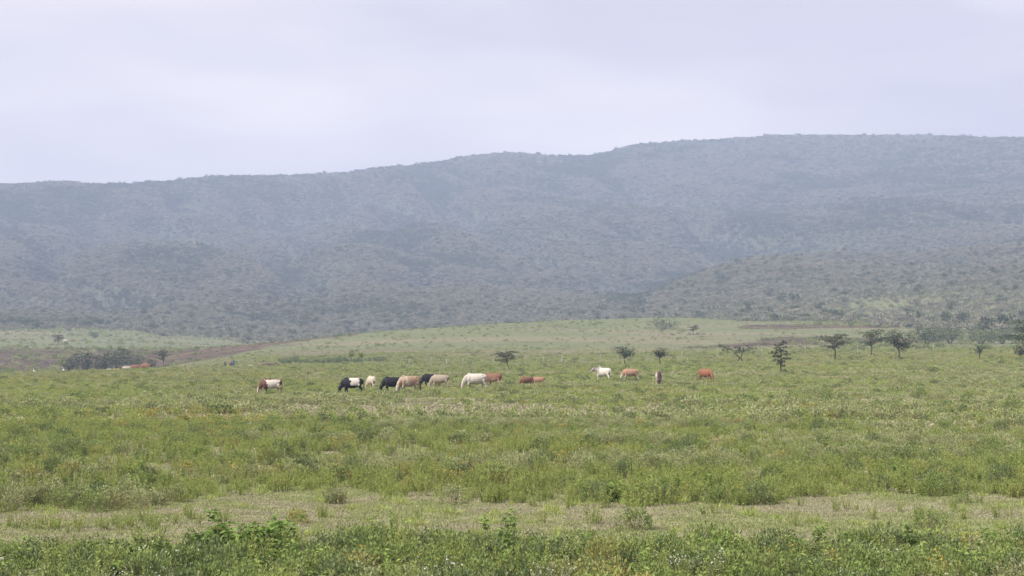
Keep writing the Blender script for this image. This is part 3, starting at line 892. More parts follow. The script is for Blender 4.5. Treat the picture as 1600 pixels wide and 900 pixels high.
def tree_px(name, style, px, foot, top, wpx, seed, label, leafmat, n=700, r=None, cat='tree', group=None):
    p = at_r(px, r) if r else pick(px, foot, 150)
    fp = HOR + (CAMZ - p.z) * FPX / p.y                      # row where that point really shows
    h = (fp - top) * m_per_px(p); w = wpx * m_per_px(p)
    return tree(name, style, p, h, w, seed, label, leafmat, int(n * 1.7), cat, group)


def build_trees():
    T = tree_px
    T('acacia_tree', 'umbrella', 797, 578, 548, 46, 3, 'dark flat-topped acacia standing alone behind the reddish brown cow', 'acacia', 900)
    T('acacia_tree', 'ragged', 977, 572, 541, 36, 5, 'sparse grey acacia behind the tan cow with pale legs', 'feathery', 520)
    T('acacia_tree', 'ragged', 1032, 571, 541, 28, 8, 'small compact dark acacia behind the cow facing head-on', 'acacia', 800)
    T('acacia_tree', 'tiered', 1219, 583, 535, 33, 11, 'slender tiered thorn tree with branches in horizontal layers', 'acacia', 800)
    T('gnarled_tree', 'gnarled', 1157, 566, 538, 40, 14, 'gnarled half-bare tree with two leaning trunks before the brown bank', 'feathery', 260)
    T('feathery_tree', 'umbrella', 1304, 564, 521, 50, 17, 'wide feathery green tree with thin trunk before the eroded bank', 'olive', 900)
    T('feathery_tree', 'umbrella', 1360, 557, 514, 46, 19, 'olive green tree close behind the dark spreading acacia', 'olive', 800)
    T('acacia_tree', 'ragged', 1404, 563, 518, 58, 23, 'broad dark acacia with spreading limbs beside an olive tree', 'acacia', 1000)
    T('shade_tree', 'umbrella', 1612, 562, 492, 118, 29, 'large dark olive shade tree with dense spreading crown at the field edge', 'feathery', 2600)
    T('dark_bush', 'round', 1594, 559, 538, 26, 31, 'low dark bush at the foot of the large shade tree', 'acacia', 500, cat='bush')
    T('small_tree', 'ragged', 1530, 563, 537, 15, 37, 'small thin tree alone in the grass before the grey thicket', 'feathery', 220)
    T('round_bush', 'round', 1434, 551, 538, 14, 41, 'small round bluish bush beside the broad dark acacia', 'mid_crown', 300, r=350, cat='bush')
    for k, (px, top, w, r, lm) in enumerate([(1448, 512, 56, 440, 'dark_crown'), (1484, 510, 60, 450, 'dark_crown'), (1532, 512, 54, 440, 'dark_crown'), (1565, 510, 56, 445, 'dark_crown')]):
        T('thicket_tree', 'round', px, 0, top, w, 50 + k, 'dense rounded bluish thicket tree' if k < 2 else 'grey brown rounded thicket tree near the large shade tree',
          lm, 700, r=r, group='thicket beyond the fence')
    T('acacia_tree', 'umbrella', 1083, 523, 508, 18, 61, 'tiny acacia alone on the green rise beyond the fence', 'acacia', 300)
    T('flat_bush', 'round', 1036, 514, 497, 50, 63, 'wide dark flattened bush on the crest of the green rise', 'mid_crown', 500, cat='bush')
    T('acacia_tree', 'umbrella', 92, 540, 522, 18, 67, 'small acacia on the pale green pasture below the wooded hill', 'acacia', 300, r=640)
    T('round_tree', 'round', 148, 532, 518, 18, 69, 'single round dark tree on the pale green pasture below the hill', 'dark_crown', 500, r=720)
    gl = 'dense dark green gully tree below the brown bank'
    for k, (px, top, w, r) in enumerate([(110, 557, 34, 412), (134, 549, 46, 430), (160, 553, 38, 418), (184, 544, 52, 440), (211, 551, 38, 425), (236, 560, 26, 415)]):
        T('gully_tree', 'round', px, 0, top, w, 71 + k, gl, 'gully', 700, r=r, group='trees in the gully')
    for k, (px, top, w, r) in enumerate([(12, 572, 36, 400), (48, 571, 40, 395), (82, 570, 38, 400)]):
        T('gully_bush', 'round', px, 0, top, w, 171 + k, 'low green bush on the gully floor behind the field edge', 'green', 500, r=r, cat='bush', group='bushes on the gully floor')
    T('acacia_tree', 'umbrella', 256, 566, 547, 24, 83, 'thin flat acacia at the end of the gully', 'feathery', 350, r=430)
    T('round_bush', 'round', 312, 555, 541, 28, 85, 'bluish round bush at the gully head', 'mid_crown', 400, r=560, cat='bush')
    T('round_bush', 'round', 333, 562, 551, 26, 87, 'dark green bush at the foot of the eroded mound', 'dark_crown', 350, r=470, cat='bush')
    T('round_tree', 'round', 502, 462, 446, 22, 89, 'conspicuous dark tree alone among paler woodland on the lower hillside', 'dark_crown', 500)
    T('round_tree', 'round', 533, 279, 271, 18, 91, 'dark tree on the skyline rising above the ridge', 'dark_crown', 300, r=2690)
    T('round_tree', 'umbrella', 1343, 497, 482, 15, 93, 'single dark tree on the grassy knoll below the woodland', 'dark_crown', 300, r=740)
    # bright green bushes behind the goats
    rng = np.random.default_rng(5)
    for k in range(22):
        px = 440 + k * 7.6 + rng.uniform(-3, 3); hh = rng.uniform(7, 14) * (1.0 if px < 540 else 0.75)
        r = 318 + rng.uniform(-8, 8); p = at_r(px, r); fp = HOR + (CAMZ - p.z) * FPX / p.y
        T('green_bush', 'round', px, 0, fp - hh, rng.uniform(12, 20), 200 + k, 'leafy bright green bush in the row beside the dark earth bank', 'hedge', 260, r=r, cat='bush', group='row of green bushes by the earth bank')
    for k, px in enumerate((549, 563)):
        T('sapling', 'ragged', px, 0, 545 + 2 * k, 13, 240 + k, 'thin leafy sapling rising above the row of green bushes', 'green', 160, r=322, cat='sapling', group='saplings above the green bushes')


# ------------------------------------------------------------------ fence
def build_fence():
    xs = [640, 674, 698, 723, 772, 821, 850, 878, 908, 938, 965, 1012, 1065, 1122, 1190, 1258, 1340, 1400, 1458]
    base = at_r(850, 285)
    root = empty('wire_fence', base)
    tag(root, 'wire fence on thin weathered wooden posts crossing the far pasture', 'fence')
    rng = np.random.default_rng(9); tops = []
    for px in xs:
        r = float(np.interp(px, [640, 850, 1100, 1458], [268, 268, 288, 300])) + rng.uniform(-2, 2)
        p = at_r(px, r); h = rng.uniform(1.2, 1.7) * (1.12 if px == 878 else 1); ln = rng.normal(size=2) * 0.04
        v, f = tubes([(np.array([[0, 0, -0.3], [ln[0] * 0.5, ln[1] * 0.5, h * 0.5], [ln[0], ln[1], h], [ln[0], ln[1], h + 0.02]]), np.array([0.062, 0.060, 0.054, 0.004]) * (1.4 if px == 878 else rng.uniform(.75, 1.1)))], 8)
        o = link('fence_post', mesh_np('fence_post', v, f), root, M['post']); o.location = p - base
        tops.append((p, h))
    for lv in (0.45, 0.8, 1.15):
        pts = []
        for k, (p, h) in enumerate(tops):
            if k:
                q = tops[k - 1][0]; pts.append((p + q) / 2 - base + Vector((0, 0, lv - 0.06)))
            pts.append(p - base + Vector((0, -0.07, lv)))
        v, f = tubes([(np.array([tuple(a) for a in pts]), np.full(len(pts), 0.003))], 3)
        link('fence_wire', mesh_np('fence_wire', v, f), root, M['wire'])


# ------------------------------------------------------------------ cattle and other animals
def loft(rings, sides=12):
    """rings: (centre xyz, half-size along the ring's own up, half-width) following a path"""
    C = np.array([r[0] for r in rings], float); A = np.array([r[1] for r in rings], float); B = np.array([r[2] for r in rings], float)
    t = np.gradient(C, axis=0); t /= np.linalg.norm(t, axis=1, keepdims=True)
    side = np.cross(t, np.array([0, 0, 1.0])); bad = np.linalg.norm(side, axis=1) < 0.15
    side[bad] = np.array([0, 1.0, 0]); side /= np.linalg.norm(side, axis=1, keepdims=True)
    upv = np.cross(side, t)
    a = np.arange(sides) * 2 * math.pi / sides
    V = C[:, None] + upv[:, None] * (np.sin(a)[None, :, None] * A[:, None, None]) + side[:, None] * (np.cos(a)[None, :, None] * B[:, None, None])
    k = len(C); V = V.reshape(-1, 3)
    i, j = np.meshgrid(np.arange(k - 1), np.arange(sides), indexing='ij')
    F = [tuple(q) for q in np.stack([i * sides + j, i * sides + (j + 1) % sides, (i + 1) * sides + (j + 1) % sides, (i + 1) * sides + j], -1).reshape(-1, 4)]
    F.append(tuple(range(sides))[::-1]); F.append(tuple((k - 1) * sides + q for q in range(sides)))
    return V, F


def fuse(name, pieces, voxel):
    """pieces lofted separately become one continuous skin"""
    V, F, o = [], [], 0
    for v, f in pieces:
        V.append(v); F += [tuple(q + o for q in p) for p in f]; o += len(v)
    me = bpy.data.meshes.new(name); me.from_pydata([tuple(p) for p in np.vstack(V)], [], F); me.update()
    ob = bpy.data.objects.new(name, me); COL.objects.link(ob)
    rm = ob.modifiers.new('r', 'REMESH'); rm.mode = 'VOXEL'; rm.voxel_size = voxel; rm.use_smooth_shade = True
    sm = ob.modifiers.new('s', 'SMOOTH'); sm.factor = 0.5; sm.iterations = 2
    dg = bpy.context.evaluated_depsgraph_get()
    out = bpy.data.meshes.new_from_object(ob.evaluated_get(dg)); out.name = name
    bpy.data.objects.remove(ob); bpy.data.meshes.remove(me)
    out.polygons.foreach_set('use_smooth', np.ones(len(out.polygons), bool))
    return out


def turn(v, pivot, ang):
    c, s = math.cos(ang), math.sin(ang); v = v - pivot
    return np.stack([v[:, 0] * c - v[:, 1] * s, v[:, 0] * s + v[:, 1] * c, v[:, 2]], 1) + pivot


def cow_body(pose='graze', hump=0.6, neck_turn=0.0, step=0.08, fat=1.0):
    """x forward, z up, about 1.25 m at the withers -> pieces, poll position, head direction"""
    P = [loft([((-0.80, 0, 1.03), .09, .08), ((-0.76, 0, 1.0), .21, .18), ((-0.60, 0, .95), .30, .25), ((-0.38, 0, .88), .36, .29 * fat), ((-0.05, 0, .83), .41, .335 * fat),
               ((0.25, 0, .84), .40, .315 * fat), ((0.48, 0, .89), .36, .255), ((0.64, 0, .97), .25, .185), ((0.74, 0, .98), .15, .12)], 16)]
    if hump: P.append(loft([((0.30, 0, 1.17), .04, .04), ((0.38, 0, 1.22), .10 * hump + .03, .085), ((0.48, 0, 1.24), .15 * hump + .03, .095), ((0.57, 0, 1.20), .09 * hump + .03, .08), ((0.63, 0, 1.15), .03, .03)], 10))
    pv = np.array([0.62, 0, 0])
    for s in (-1, 1):                                # hip bones, pin bones and shoulder blades standing out
        P.append(loft([((-0.50, s * .15, 1.13), .05, .05), ((-0.44, s * .20, 1.12), .075, .055), ((-0.36, s * .16, 1.12), .04, .04)], 8))
        P.append(loft([((-0.84, s * .09, 1.04), .03, .03), ((-0.78, s * .10, 1.06), .06, .05), ((-0.68, s * .10, 1.04), .04, .04)], 8))
        P.append(loft([((0.36, s * .14, 1.12), .05, .04), ((0.44, s * .19, .98), .12, .07), ((0.54, s * .20, .80), .13, .075), ((0.60, s * .15, .66), .06, .05)], 8))
    if pose == 'graze':
        neck = [((0.44, 0, .98), .27, .18), ((0.64, 0, .90), .26, .155), ((0.80, 0, .72), .21, .125), ((0.90, 0, .52), .165, .11)]
        head = [((0.90, 0, .62), .07, .08), ((0.93, 0, .53), .14, .125), ((0.97, 0, .39), .14, .115), ((1.01, 0, .24), .10, .082), ((1.04, 0, .12), .088, .08), ((1.05, 0, .07), .05, .05)]
        poll, hd = np.array([0.95, 0, .60]), np.array([.25, 0, -.96])
    else:
        neck = [((0.46, 0, .98), .29, .19), ((0.72, 0, 1.02), .24, .15), ((0.90, 0, 1.08), .18, .12), ((1.00, 0, 1.12), .14, .10)]
        head = [((0.94, 0, 1.20), .06, .06), ((1.01, 0, 1.17), .115, .10), ((1.14, 0, 1.08), .115, .095), ((1.28, 0, .95), .085, .07), ((1.36, 0, .87), .07, .062), ((1.385, 0, .84), .035, .04)]
        poll, hd = np.array([.98, 0, 1.23]), np.array([.85, 0, -.4])
    ext = []
    side = np.array([0, 1.0, 0])
    back = np.array([hd[2], 0, -hd[0]]) * (-1 if pose == 'graze' else -1)
    for s in (-1, 1):                                # ears
        b = poll + hd * 0.06 + side * s * 0.08
        ext.append(loft([(b, .035, .02), (b + side * s * .08 - hd * .02, .05, .022), (b + side * s * .17 + np.array([0, 0, -.03]), .02, .015)], 8))
    # dewlap under the neck
    P.append(loft([((0.50, 0, .66), .10, .05), ((0.66, 0, .66 if pose == 'graze' else .80), .12, .035), ((0.82, 0, .56 if pose == 'graze' else .98), .09, .03)], 8))
    for v, f in [loft(neck, 12), loft(head, 12)] + ext: P.append((turn(v, pv, neck_turn), f))
    k = 0
    for s in (-1, 1):
        sw = step if s > 0 else -step
        P.append(loft([((0.46, s * .15, .92), .17, .10), ((0.47 + sw * .3, s * .16, .66), .115, .085), ((0.48 + sw, s * .15, .40), .075, .065), ((0.47 + sw * 1.3, s * .15, .20), .052, .048), ((0.47 + sw * 1.4, s * .15, .09), .055, .052), ((0.50 + sw * 1.4, s * .15, .0), .068, .06)], 10))
        sw = -sw
        P.append(loft([((-0.58, s * .14, .98), .20, .13), ((-0.52 + sw * .3, s * .17, .72), .165, .11), ((-0.60 + sw * .8, s * .165, .52), .095, .068), ((-0.69 + sw, s * .155, .40), .075, .06), ((-0.66 + sw * 1.2, s * .15, .20), .054, .048), ((-0.65 + sw * 1.3, s * .15, .09), .055, .052), ((-0.62 + sw * 1.3, s * .15, .0), .06, .055)], 10))
    P.append(loft([((-0.74, 0, 1.16), .035, .035), ((-0.83, 0, 1.08), .030, .030), ((-0.88, 0, .85), .026, .026), ((-0.89, 0, .60), .030, .030), ((-0.88, 0, .46), .05, .045), ((-0.87, 0, .34), .02, .02)], 8))
    poll_t = turn(poll[None], pv, neck_turn)[0]
    return P, poll_t, neck_turn


def coat_mat():
    m, nt, b = new_mat('cattle_coat')
    at = node(nt, 'ShaderNodeAttribute', attribute_name='coat')
    tc = nt.nodes.new('ShaderNodeTexCoord')
    f = noise_tex(nt, 14.0, 4, tc.outputs['Object'])
    hs = nt.nodes.new('ShaderNodeHueSaturation'); nt.links.new(at.outputs['Color'], hs.inputs['Color'])
    mr = nt.nodes.new('ShaderNodeMapRange'); mr.inputs['To Min'].default_value = 0.82; mr.inputs['To Max'].default_value = 1.18
    nt.links.new(f, mr.inputs['Value']); nt.links.new(mr.outputs['Result'], hs.inputs['Value'])
    nt.links.new(hs.outputs['Color'], b.inputs['Base Color'])
    b.inputs['Roughness'].default_value = 0.7
    return m


M['coat'] = coat_mat()
M['horn'] = plain_mat('horn', (0.22, 0.19, 0.14), (0.40, 0.36, 0.28), 10, 0.5)
WHITE, CREAM, TAN, FAWN = (.45, .41, .36), (.38, .33, .265), (.28, .185, .125), (.25, .21, .165)
RED, BROWN, BLACK, GREY = (.155, .078, .050), (.105, .048, .033), (.013, .013, .016), (.22, .20, .19)


def paint(me, fn):
    n = len(me.vertices); co = np.zeros(n * 3, np.float32); me.vertices.foreach_get('co', co); co = co.reshape(-1, 3)
    col = np.ones((n, 4), np.float32); col[:, :3] = fn(co)
    a = me.color_attributes.new('coat', 'FLOAT_COLOR', 'POINT'); a.data.foreach_set('color', col.ravel())


def blend(base, *layers, salt=0.0):
    """layers: (mask function of x, y, z, n; colour)"""
    def fn(p):
        x, y, z = p[:, 0], p[:, 1], p[:, 2]
        n = (fbm(x * 3.6 + y * 3 + salt, z * 4.2 - y * 4, 301, 4) - 0.5) * 1.3
        c = np.tile(np.array(base, float), (len(p), 1))
        for mfn, colr in layers:
            k = np.clip(mfn(x, y, z, n), 0, 1)[:, None]; c = c * (1 - k) + np.array(colr) * k
        return c
    return fn


S = lambda a, b, v: sstep(a, b, v)
COATS = {
 'brown_white': blend(WHITE, (lambda x, y, z, n: S(.36, .42, x + n * .35 - .25 * (z - .9)), BROWN), (lambda x, y, z, n: S(1.13, 1.18, z + n * .12), BROWN), (lambda x, y, z, n: S(.68, .74, -x + n * .2), BROWN), (lambda x, y, z, n: S(.62, .52, z + n * .2) * S(0, -.2, x) * .6, BROWN),
                      (lambda x, y, z, n: S(.62, .5, z) * S(.2, .3, x) * S(.02, .05, n), BLACK), (lambda x, y, z, n: S(.45, .35, z) * S(-.02, -.05, n) * S(.2, .3, x), WHITE), (lambda x, y, z, n: S(.99, 1.03, x), CREAM)),
 'black_white': blend(BLACK, (lambda x, y, z, n: S(.10, .04, x - .40 * (z - .75) + n * .35) * S(-.54, -.47, x + n * .25 + .1 * (z - .9)) * S(.60, .66, z + n * .1), WHITE), salt=3.0),
 'white': blend(WHITE, (lambda x, y, z, n: S(.3, .6, x) * S(.7, 1.1, z) * .35, GREY), (lambda x, y, z, n: S(.30, .10, z) * .4, FAWN)),
 'cream': blend(WHITE, (lambda x, y, z, n: S(.25, .7, x) * .35 * S(.3, .5, z), GREY), (lambda x, y, z, n: S(.6, .4, z) * .3, TAN)),
 'white_rear': blend(CREAM, (lambda x, y, z, n: S(.72, .80, -x) * S(1.0, 1.1, z), GREY), (lambda x, y, z, n: S(.9, .6, z) * .25, TAN)),
 'black': blend(BLACK),
 'tan_white': blend(TAN, (lambda x, y, z, n: S(.10, .16, n + .12 * S(.3, .7, x)), CREAM), (lambda x, y, z, n: S(.48, .38, z + n * .4), CREAM), (lambda x, y, z, n: S(.15, .35, x) * S(.62, .40, x) * S(.85, 1.0, z) * .8, CREAM), (lambda x, y, z, n: S(.70, .78, -x), BROWN)),
 'fawn': blend(FAWN, (lambda x, y, z, n: S(.6, .4, z) * .4, CREAM), (lambda x, y, z, n: S(.02, .12, n) * .45, TAN)),
 'red_white': blend(RED, (lambda x, y, z, n: S(.84, .66, z + n * .5) * S(.5, .2, x), (.25, .16, .12)), (lambda x, y, z, n: S(.3, .2, z), CREAM)),
 'red': blend(RED, (lambda x, y, z, n: S(.5, .3, z) * .4, TAN)),
 'light_red': blend((.25, .14, .092), (lambda x, y, z, n: S(.6, .4, z) * .5, CREAM)),
 'bull': blend(WHITE, (lambda x, y, z, n: S(.22, .42, x + n * .15) * S(.62, .85, z) * .8, (.19, .17, .165)), (lambda x, y, z, n: S(1.2, 1.26, x), (.10, .09, .09)), (lambda x, y, z, n: S(.80, .86, -x) * S(.62, .5, z), (.08, .07, .07))),
 'tan_legs': blend((.28, .17, .115), (lambda x, y, z, n: S(.62, .48, z + n * .3), CREAM), (lambda x, y, z, n: S(.95, 1.02, x), CREAM), (lambda x, y, z, n: S(.66, .76, -x), CREAM)),
 'dark_face': blend(CREAM, (lambda x, y, z, n: S(.28, .40, x + n * .3) * S(.19, .15, np.abs(y)), (.045, .030, .028)), (lambda x, y, z, n: S(.85, .92, x) * S(-.1, 0, y), (.08, .05, .045)), (lambda x, y, z, n: S(1.05, 1.15, z) * .6, BROWN)),
 'bright_red': blend((.200, .082, .045), (lambda x, y, z, n: S(.93, 1.0, x) * S(.045, .02, np.abs(y)), (.22, .13, .09))),
}


def horns(root, poll, nt, size):
    c, s = math.cos(nt), math.sin(nt)
    for sd in (-1, 1):
        sv = np.array([-s, c, 0]) * sd
        pts = np.array([poll + sv * .05, poll + sv * (.05 + .45 * size) + np.array([0, 0, .12 * size]), poll + sv * (.05 + .55 * size) + np.array([0, 0, .45 * size]), poll + sv * (.05 + .45 * size) + np.array([0, 0, .8 * size])])
        v, f = tubes([(pts, np.array([.026, .022, .015, .004]))], 6)
        link('horn', mesh_np('horn', v, f, True), root, M['horn'])


def cow(p, yaw, coat, label, pose='graze', scale=1.0, hump=0.25, neck_turn=0.0, horn=0.16, step=0.08, fat=1.0, group=None, voxel=0.024, cat='cow', name='cow'):
    pieces, poll, nt = cow_body(pose, hump, neck_turn, step, fat)
    me = fuse('cow_body', pieces, voxel); paint(me, COATS[coat])
    root = empty(name, p, math.radians(yaw), scale)
    link('body', me, root, M['coat'])
    if horn: horns(root, poll, nt, horn)
    tag(root, label, cat, group)
    KEEP_CLEAR.append((p.x, p.y - 0.8, 1.2 * scale))
    return root


def build_cattle():
    A = pick
    cow(A(424, 616), 188, 'brown_white', 'brown-headed cow with white body and spotted front legs, grazing alone', step=.10)
    cow(A(551, 615.5), 183, 'black_white', 'black cow with large white saddle patch, grazing', scale=1.03, step=.05)
    cow(A(581, 608.5), 118, 'white_rear', 'cream cow seen from behind, next to the black cow with white saddle', scale=.93, neck_turn=.35)
    cow(A(614, 613), 196, 'black', 'black cow grazing behind a tan and cream cow', scale=1.0)
    cow(A(640, 613.5), 208, 'tan_white', 'tan and cream mottled cow grazing in front of a black cow', scale=1.08, step=.14)
    cow(A(673, 605), 200, 'black', 'black cow mostly hidden behind a fawn cow', scale=.95)
    cow(A(688, 606.5), 172, 'fawn', 'mottled fawn cow standing in front of a black cow', scale=.95, horn=0)
    cow(A(743, 609.5), 192, 'cream', 'large cream white cow with its white head down in the grass', scale=1.12, fat=1.05)
    cow(A(771, 604.5), 150, 'red_white', 'reddish brown cow with pale belly beside the large cream cow', scale=1.02)
    cow(A(823, 604.5), 205, 'red', 'small reddish calf half hidden by tall herbs', scale=.74, hump=.2, horn=0, cat='calf', name='calf')
    cow(A(842, 602.5), 165, 'light_red', 'small light tan calf next to the reddish calf', scale=.66, hump=.2, horn=0, cat='calf', name='calf')
    cow(A(943, 595.5), 138, 'bull', 'white humped bull with dark grey shoulders and raised head', pose='up', scale=1.1, hump=1.15, neck_turn=.7, horn=.2, cat='bull', name='bull', fat=1.05)
    cow(A(985, 595), 188, 'tan_legs', 'light tan cow with cream legs grazing beside the white bull', scale=.98, horn=0)
    cow(A(1029, 602.5), 268, 'dark_face', 'cream cow with dark brown face grazing head-on', scale=1.02, neck_turn=-.12)
    cow(A(1102, 596.5), 312, 'bright_red', 'bright chestnut cow with lowered head, apart from the herd', scale=1.0, neck_turn=-.25)
    # cattle beyond the brow of the field
    for px, r, yaw, coat, lb, sc in [(170, 262, 185, 'black_white', 'black and white cow resting beyond the field brow', .9),
                                     (184, 264, 175, 'tan_legs', 'light tan cow between a black and white cow and darker ones beyond the brow', .85),
                                     (198, 262, 190, 'dark_face', 'dark cow with pale back beyond the field brow', 1.0),
                                     (213, 263, 185, 'red', 'dark reddish cow with herd beyond the field brow', 1.05),
                                     (229, 262, 172, 'red_white', 'reddish cow with pale belly at the end of the row beyond the brow', 1.05)]:
        p = at_r(px, r); fp = HOR + (CAMZ - p.z) * FPX / p.y
        cow(p, yaw, coat, lb, scale=sc, voxel=.045, horn=0, group='cattle beyond the field brow')
    p = at_r(361, 288)
    cow(p, 95, 'red', 'reddish cow seen from behind near the goats and herders', scale=.95, voxel=.045, horn=0)
    cow(at_r(103, 655), 180, 'white', 'tiny white cow on the far pasture near the brown bank', scale=1.0, voxel=.06, horn=0)


def goat(p, yaw, col, label, group, scale=1.0, down=True):
    P = [loft([((-.36, 0, .50), .08, .06), ((-.30, 0, .50), .13, .10), ((0, 0, .47), .16, .135), ((.25, 0, .50), .14, .10), ((.36, 0, .53), .08, .06)], 10)]
    if down:
        P += [loft([((.28, 0, .54), .11, .07), ((.46, 0, .40), .075, .055), ((.54, 0, .27), .06, .05)], 8), loft([((.52, 0, .32), .06, .05), ((.57, 0, .20), .06, .05), ((.63, 0, .08), .035, .03)], 8)]
    else:
        P += [loft([((.28, 0, .54), .11, .07), ((.40, 0, .68), .075, .055), ((.46, 0, .78), .06, .05)], 8), loft([((.42, 0, .82), .05, .045), ((.52, 0, .79), .06, .05), ((.64, 0, .72), .035, .03)], 8)]
    for s in (-1, 1):
        P.append(loft([((.24, s * .08, .46), .07, .05), ((.25, s * .08, .25), .035, .03), ((.25, s * .08, .0), .028, .026)], 8))
        P.append(loft([((-.28, s * .08, .48), .09, .06), ((-.32, s * .08, .26), .035, .03), ((-.29, s * .08, .0), .028, .026)], 8))
    P.append(loft([((-.34, 0, .56), .025, .025), ((-.42, 0, .60), .025, .025), ((-.46, 0, .62), .01, .01)], 6))
    me = fuse('goat_body', P, 0.03)
    paint(me, blend(col, (lambda x, y, z, n: S(.05, .1, n) * .5, BROWN)))
    me.materials.append(M['coat'])
    o = link('goat', me, None, None, p); o.rotation_euler = (0, 0, math.radians(yaw)); o.scale = (scale,) * 3
    return tag(o, label, 'goat', group)


def build_goats():
    rng = np.random.default_rng(77)
    for px, k in [(314, 0), (321, 1), (328, 0), (333, 1), (341, 1), (346, 0), (357, 0), (371, 1), (377, 0), (385, 1), (391, 0), (399, 1), (404, 0), (337, 1)]:
        r = 304 + rng.uniform(-9, 16); p = at_r(px, r)
        goat(p, rng.choice([0, 180]) + rng.uniform(-40, 40), WHITE if k == 0 else BROWN,
             'small white goat in the flock near the herders' if k == 0 else 'small brown goat in the flock near the herders', 'goat flock', rng.uniform(.8, 1.0), rng.uniform() < .6)


def build_people():
    cl = {'blue': plain_mat('blue_cloth', (.05, .09, .22), (.08, .14, .32), 6), 'dark': plain_mat('dark_green_cloth', (.025, .05, .045), (.05, .09, .08), 6)}
    skin = plain_mat('dark_skin', (.055, .032, .022), (.075, .045, .03), 6); hair = plain_mat('black_hair', (.01, .01, .01), (.02, .018, .016), 20)
    for px, r, key, yaw, lb in [(365, 303, 'blue', 200, 'herder in blue wrap standing among the white goats'), (352, 306, 'dark', 170, 'herder in dark clothing standing among the white goats')]:
        p = at_r(px, r); root = empty('person', p, math.radians(yaw))
        P = [loft([((0, 0, .86), .15, .11), ((0, 0, 1.0), .16, .11), ((0, 0, 1.2), .17, .115), ((0, 0, 1.38), .19, .10), ((0, 0, 1.46), .10, .07), ((0, 0, 1.5), .055, .055), ((0, 0, 1.56), .055, .055)], 10)]
        P.append(loft([((.0, 0, 1.50), .05, .05), ((.01, 0, 1.55), .075, .07), ((.015, 0, 1.63), .10, .08), ((.0, 0, 1.70), .095, .078), ((0, 0, 1.75), .05, .045)], 10))
        P.append(loft([((.08, 0, 1.64), .02, .02), ((.115, 0, 1.61), .018, .018)], 6))
        for s in (-1, 1):
            P.append(loft([((0, s * .09, .92), .09, .085), ((.02, s * .09, .50), .06, .06), ((0, s * .09, .10), .042, .042), ((.02, s * .09, .03), .05, .045), ((.14, s * .1, .02), .03, .04)], 8))
            P.append(loft([((0, s * .18, 1.40), .06, .055), ((-.01, s * .24, 1.12), .045, .042), ((.10, s * .20, .90), .032, .03), ((.15, s * .19, .84), .035, .02), ((.18, s * .18, .78), .02, .015)], 8))
        link('body', fuse('person_body', P, .026), root, skin)
        # wrap from the shoulders to the knee
        W = loft([((0, 0, .45), .20, .17), ((0, 0, .7), .20, .165), ((0, 0, 1.0), .215, .155), ((0, 0, 1.25), .25, .15), ((0, 0, 1.40), .235, .13), ((0, 0, 1.47), .11, .09)], 12)
        link('robe', fuse('robe', [W], .03), root, cl[key])
        Hh = loft([((-.02, 0, 1.64), .095, .088), ((-.02, 0, 1.70), .10, .088), ((-.015, 0, 1.76), .07, .06), ((-.01, 0, 1.78), .02, .02)], 10)
        link('hair', fuse('hair', [Hh], .025), root, hair)
        tag(root, lb, 'person')


def build_egrets():
    wm = plain_mat('white_feathers', (.62, .62, .60), (.72, .72, .70), 12); ym = plain_mat('beak_legs', (.30, .22, .06), (.36, .27, .08), 12)
    for px, lb in ((55, 'white egret standing near dark bare soil at the field brow'), (101, 'white egret standing at the field brow nearer the resting cattle')):
        p = at_r(px, 218 if px == 55 else 228); root = empty('egret', p, math.radians(170)); root.scale = (1.25,) * 3
        P = [loft([((-.20, 0, .25), .015, .03), ((-.12, 0, .29), .05, .05), ((0, 0, .33), .085, .07), ((.10, 0, .37), .065, .055), ((.15, 0, .41), .03, .03)], 10),
             loft([((.12, 0, .39), .035, .03), ((.16, 0, .48), .02, .02), ((.12, 0, .56), .018, .018), ((.15, 0, .62), .018, .018)], 8), loft([((.12, 0, .62), .02, .018), ((.16, 0, .63), .028, .024), ((.21, 0, .62), .012, .012)], 8)]
        link('body', fuse('egret_body', P, .012), root, wm)
        v, f = tubes([(np.array([[.20, 0, .62], [.24, 0, .615], [.29, 0, .60]]), np.array([.010, .007, .002]))], 6)
        link('beak', mesh_np('beak', v, f), root, ym)
        for s in (-1, 1):
            v, f = tubes([(np.array([[.0, s * .03, .28], [.015, s * .03, .15], [.0, s * .03, .0], [.05, s * .03, -.005]]), np.array([.009, .007, .006, .004]))], 5)
            link('leg', mesh_np('leg', v, f), root, ym)
        tag(root, lb, 'bird', 'egrets at the field brow')


def build_bank():
    """heap of dug dark earth beside the row of bushes"""
    p = at_r(416, 292)
    n, m = 40, 14; V = []
    for i in range(n):
        for j in range(m):
            u = i / (n - 1) * 2 - 1; w = j / (m - 1) * 2 - 1
            x, y = u * 2.7, w * 1.3
            prof = max(0.0, 1 - u * u) ** .6 * max(0.0, 1 - w * w) ** .8 * (0.75 + 0.25 * u)
            z = 1.0 * prof * (0.75 + 0.5 * float(fbm(np.array([x * 1.6 + 9]), np.array([y * 1.8]), 401, 3)[0])) - 0.06
            V.append((x + 0.06 * math.sin(9 * w + 3 * u), y + 0.2 * math.sin(5 * u), z))
    k = np.arange((n - 1) * m).reshape(n - 1, m)[:, :-1].ravel()
    v = np.array(V); v[:, 2] += H(p.x + v[:, 0], p.y + v[:, 1]) - p.z
    o = link('earth_heap', mesh_np('earth_heap', v, np.stack([k, k + m, k + m + 1, k + 1], -1), True), None, plain_mat('dark_dug_earth', (.045, .030, .026), (.085, .058, .048), 3), p)
    tag(o, 'heap of dark dug earth between the goats and the green bushes', 'earth heap')
    for dx in (-2, -.7, .7, 2): KEEP_CLEAR.append((p.x + dx, p.y - 1.5, 1.3))


# ------------------------------------------------------------------ plants of the verge one can tell apart
PLANT_CACHE = {}


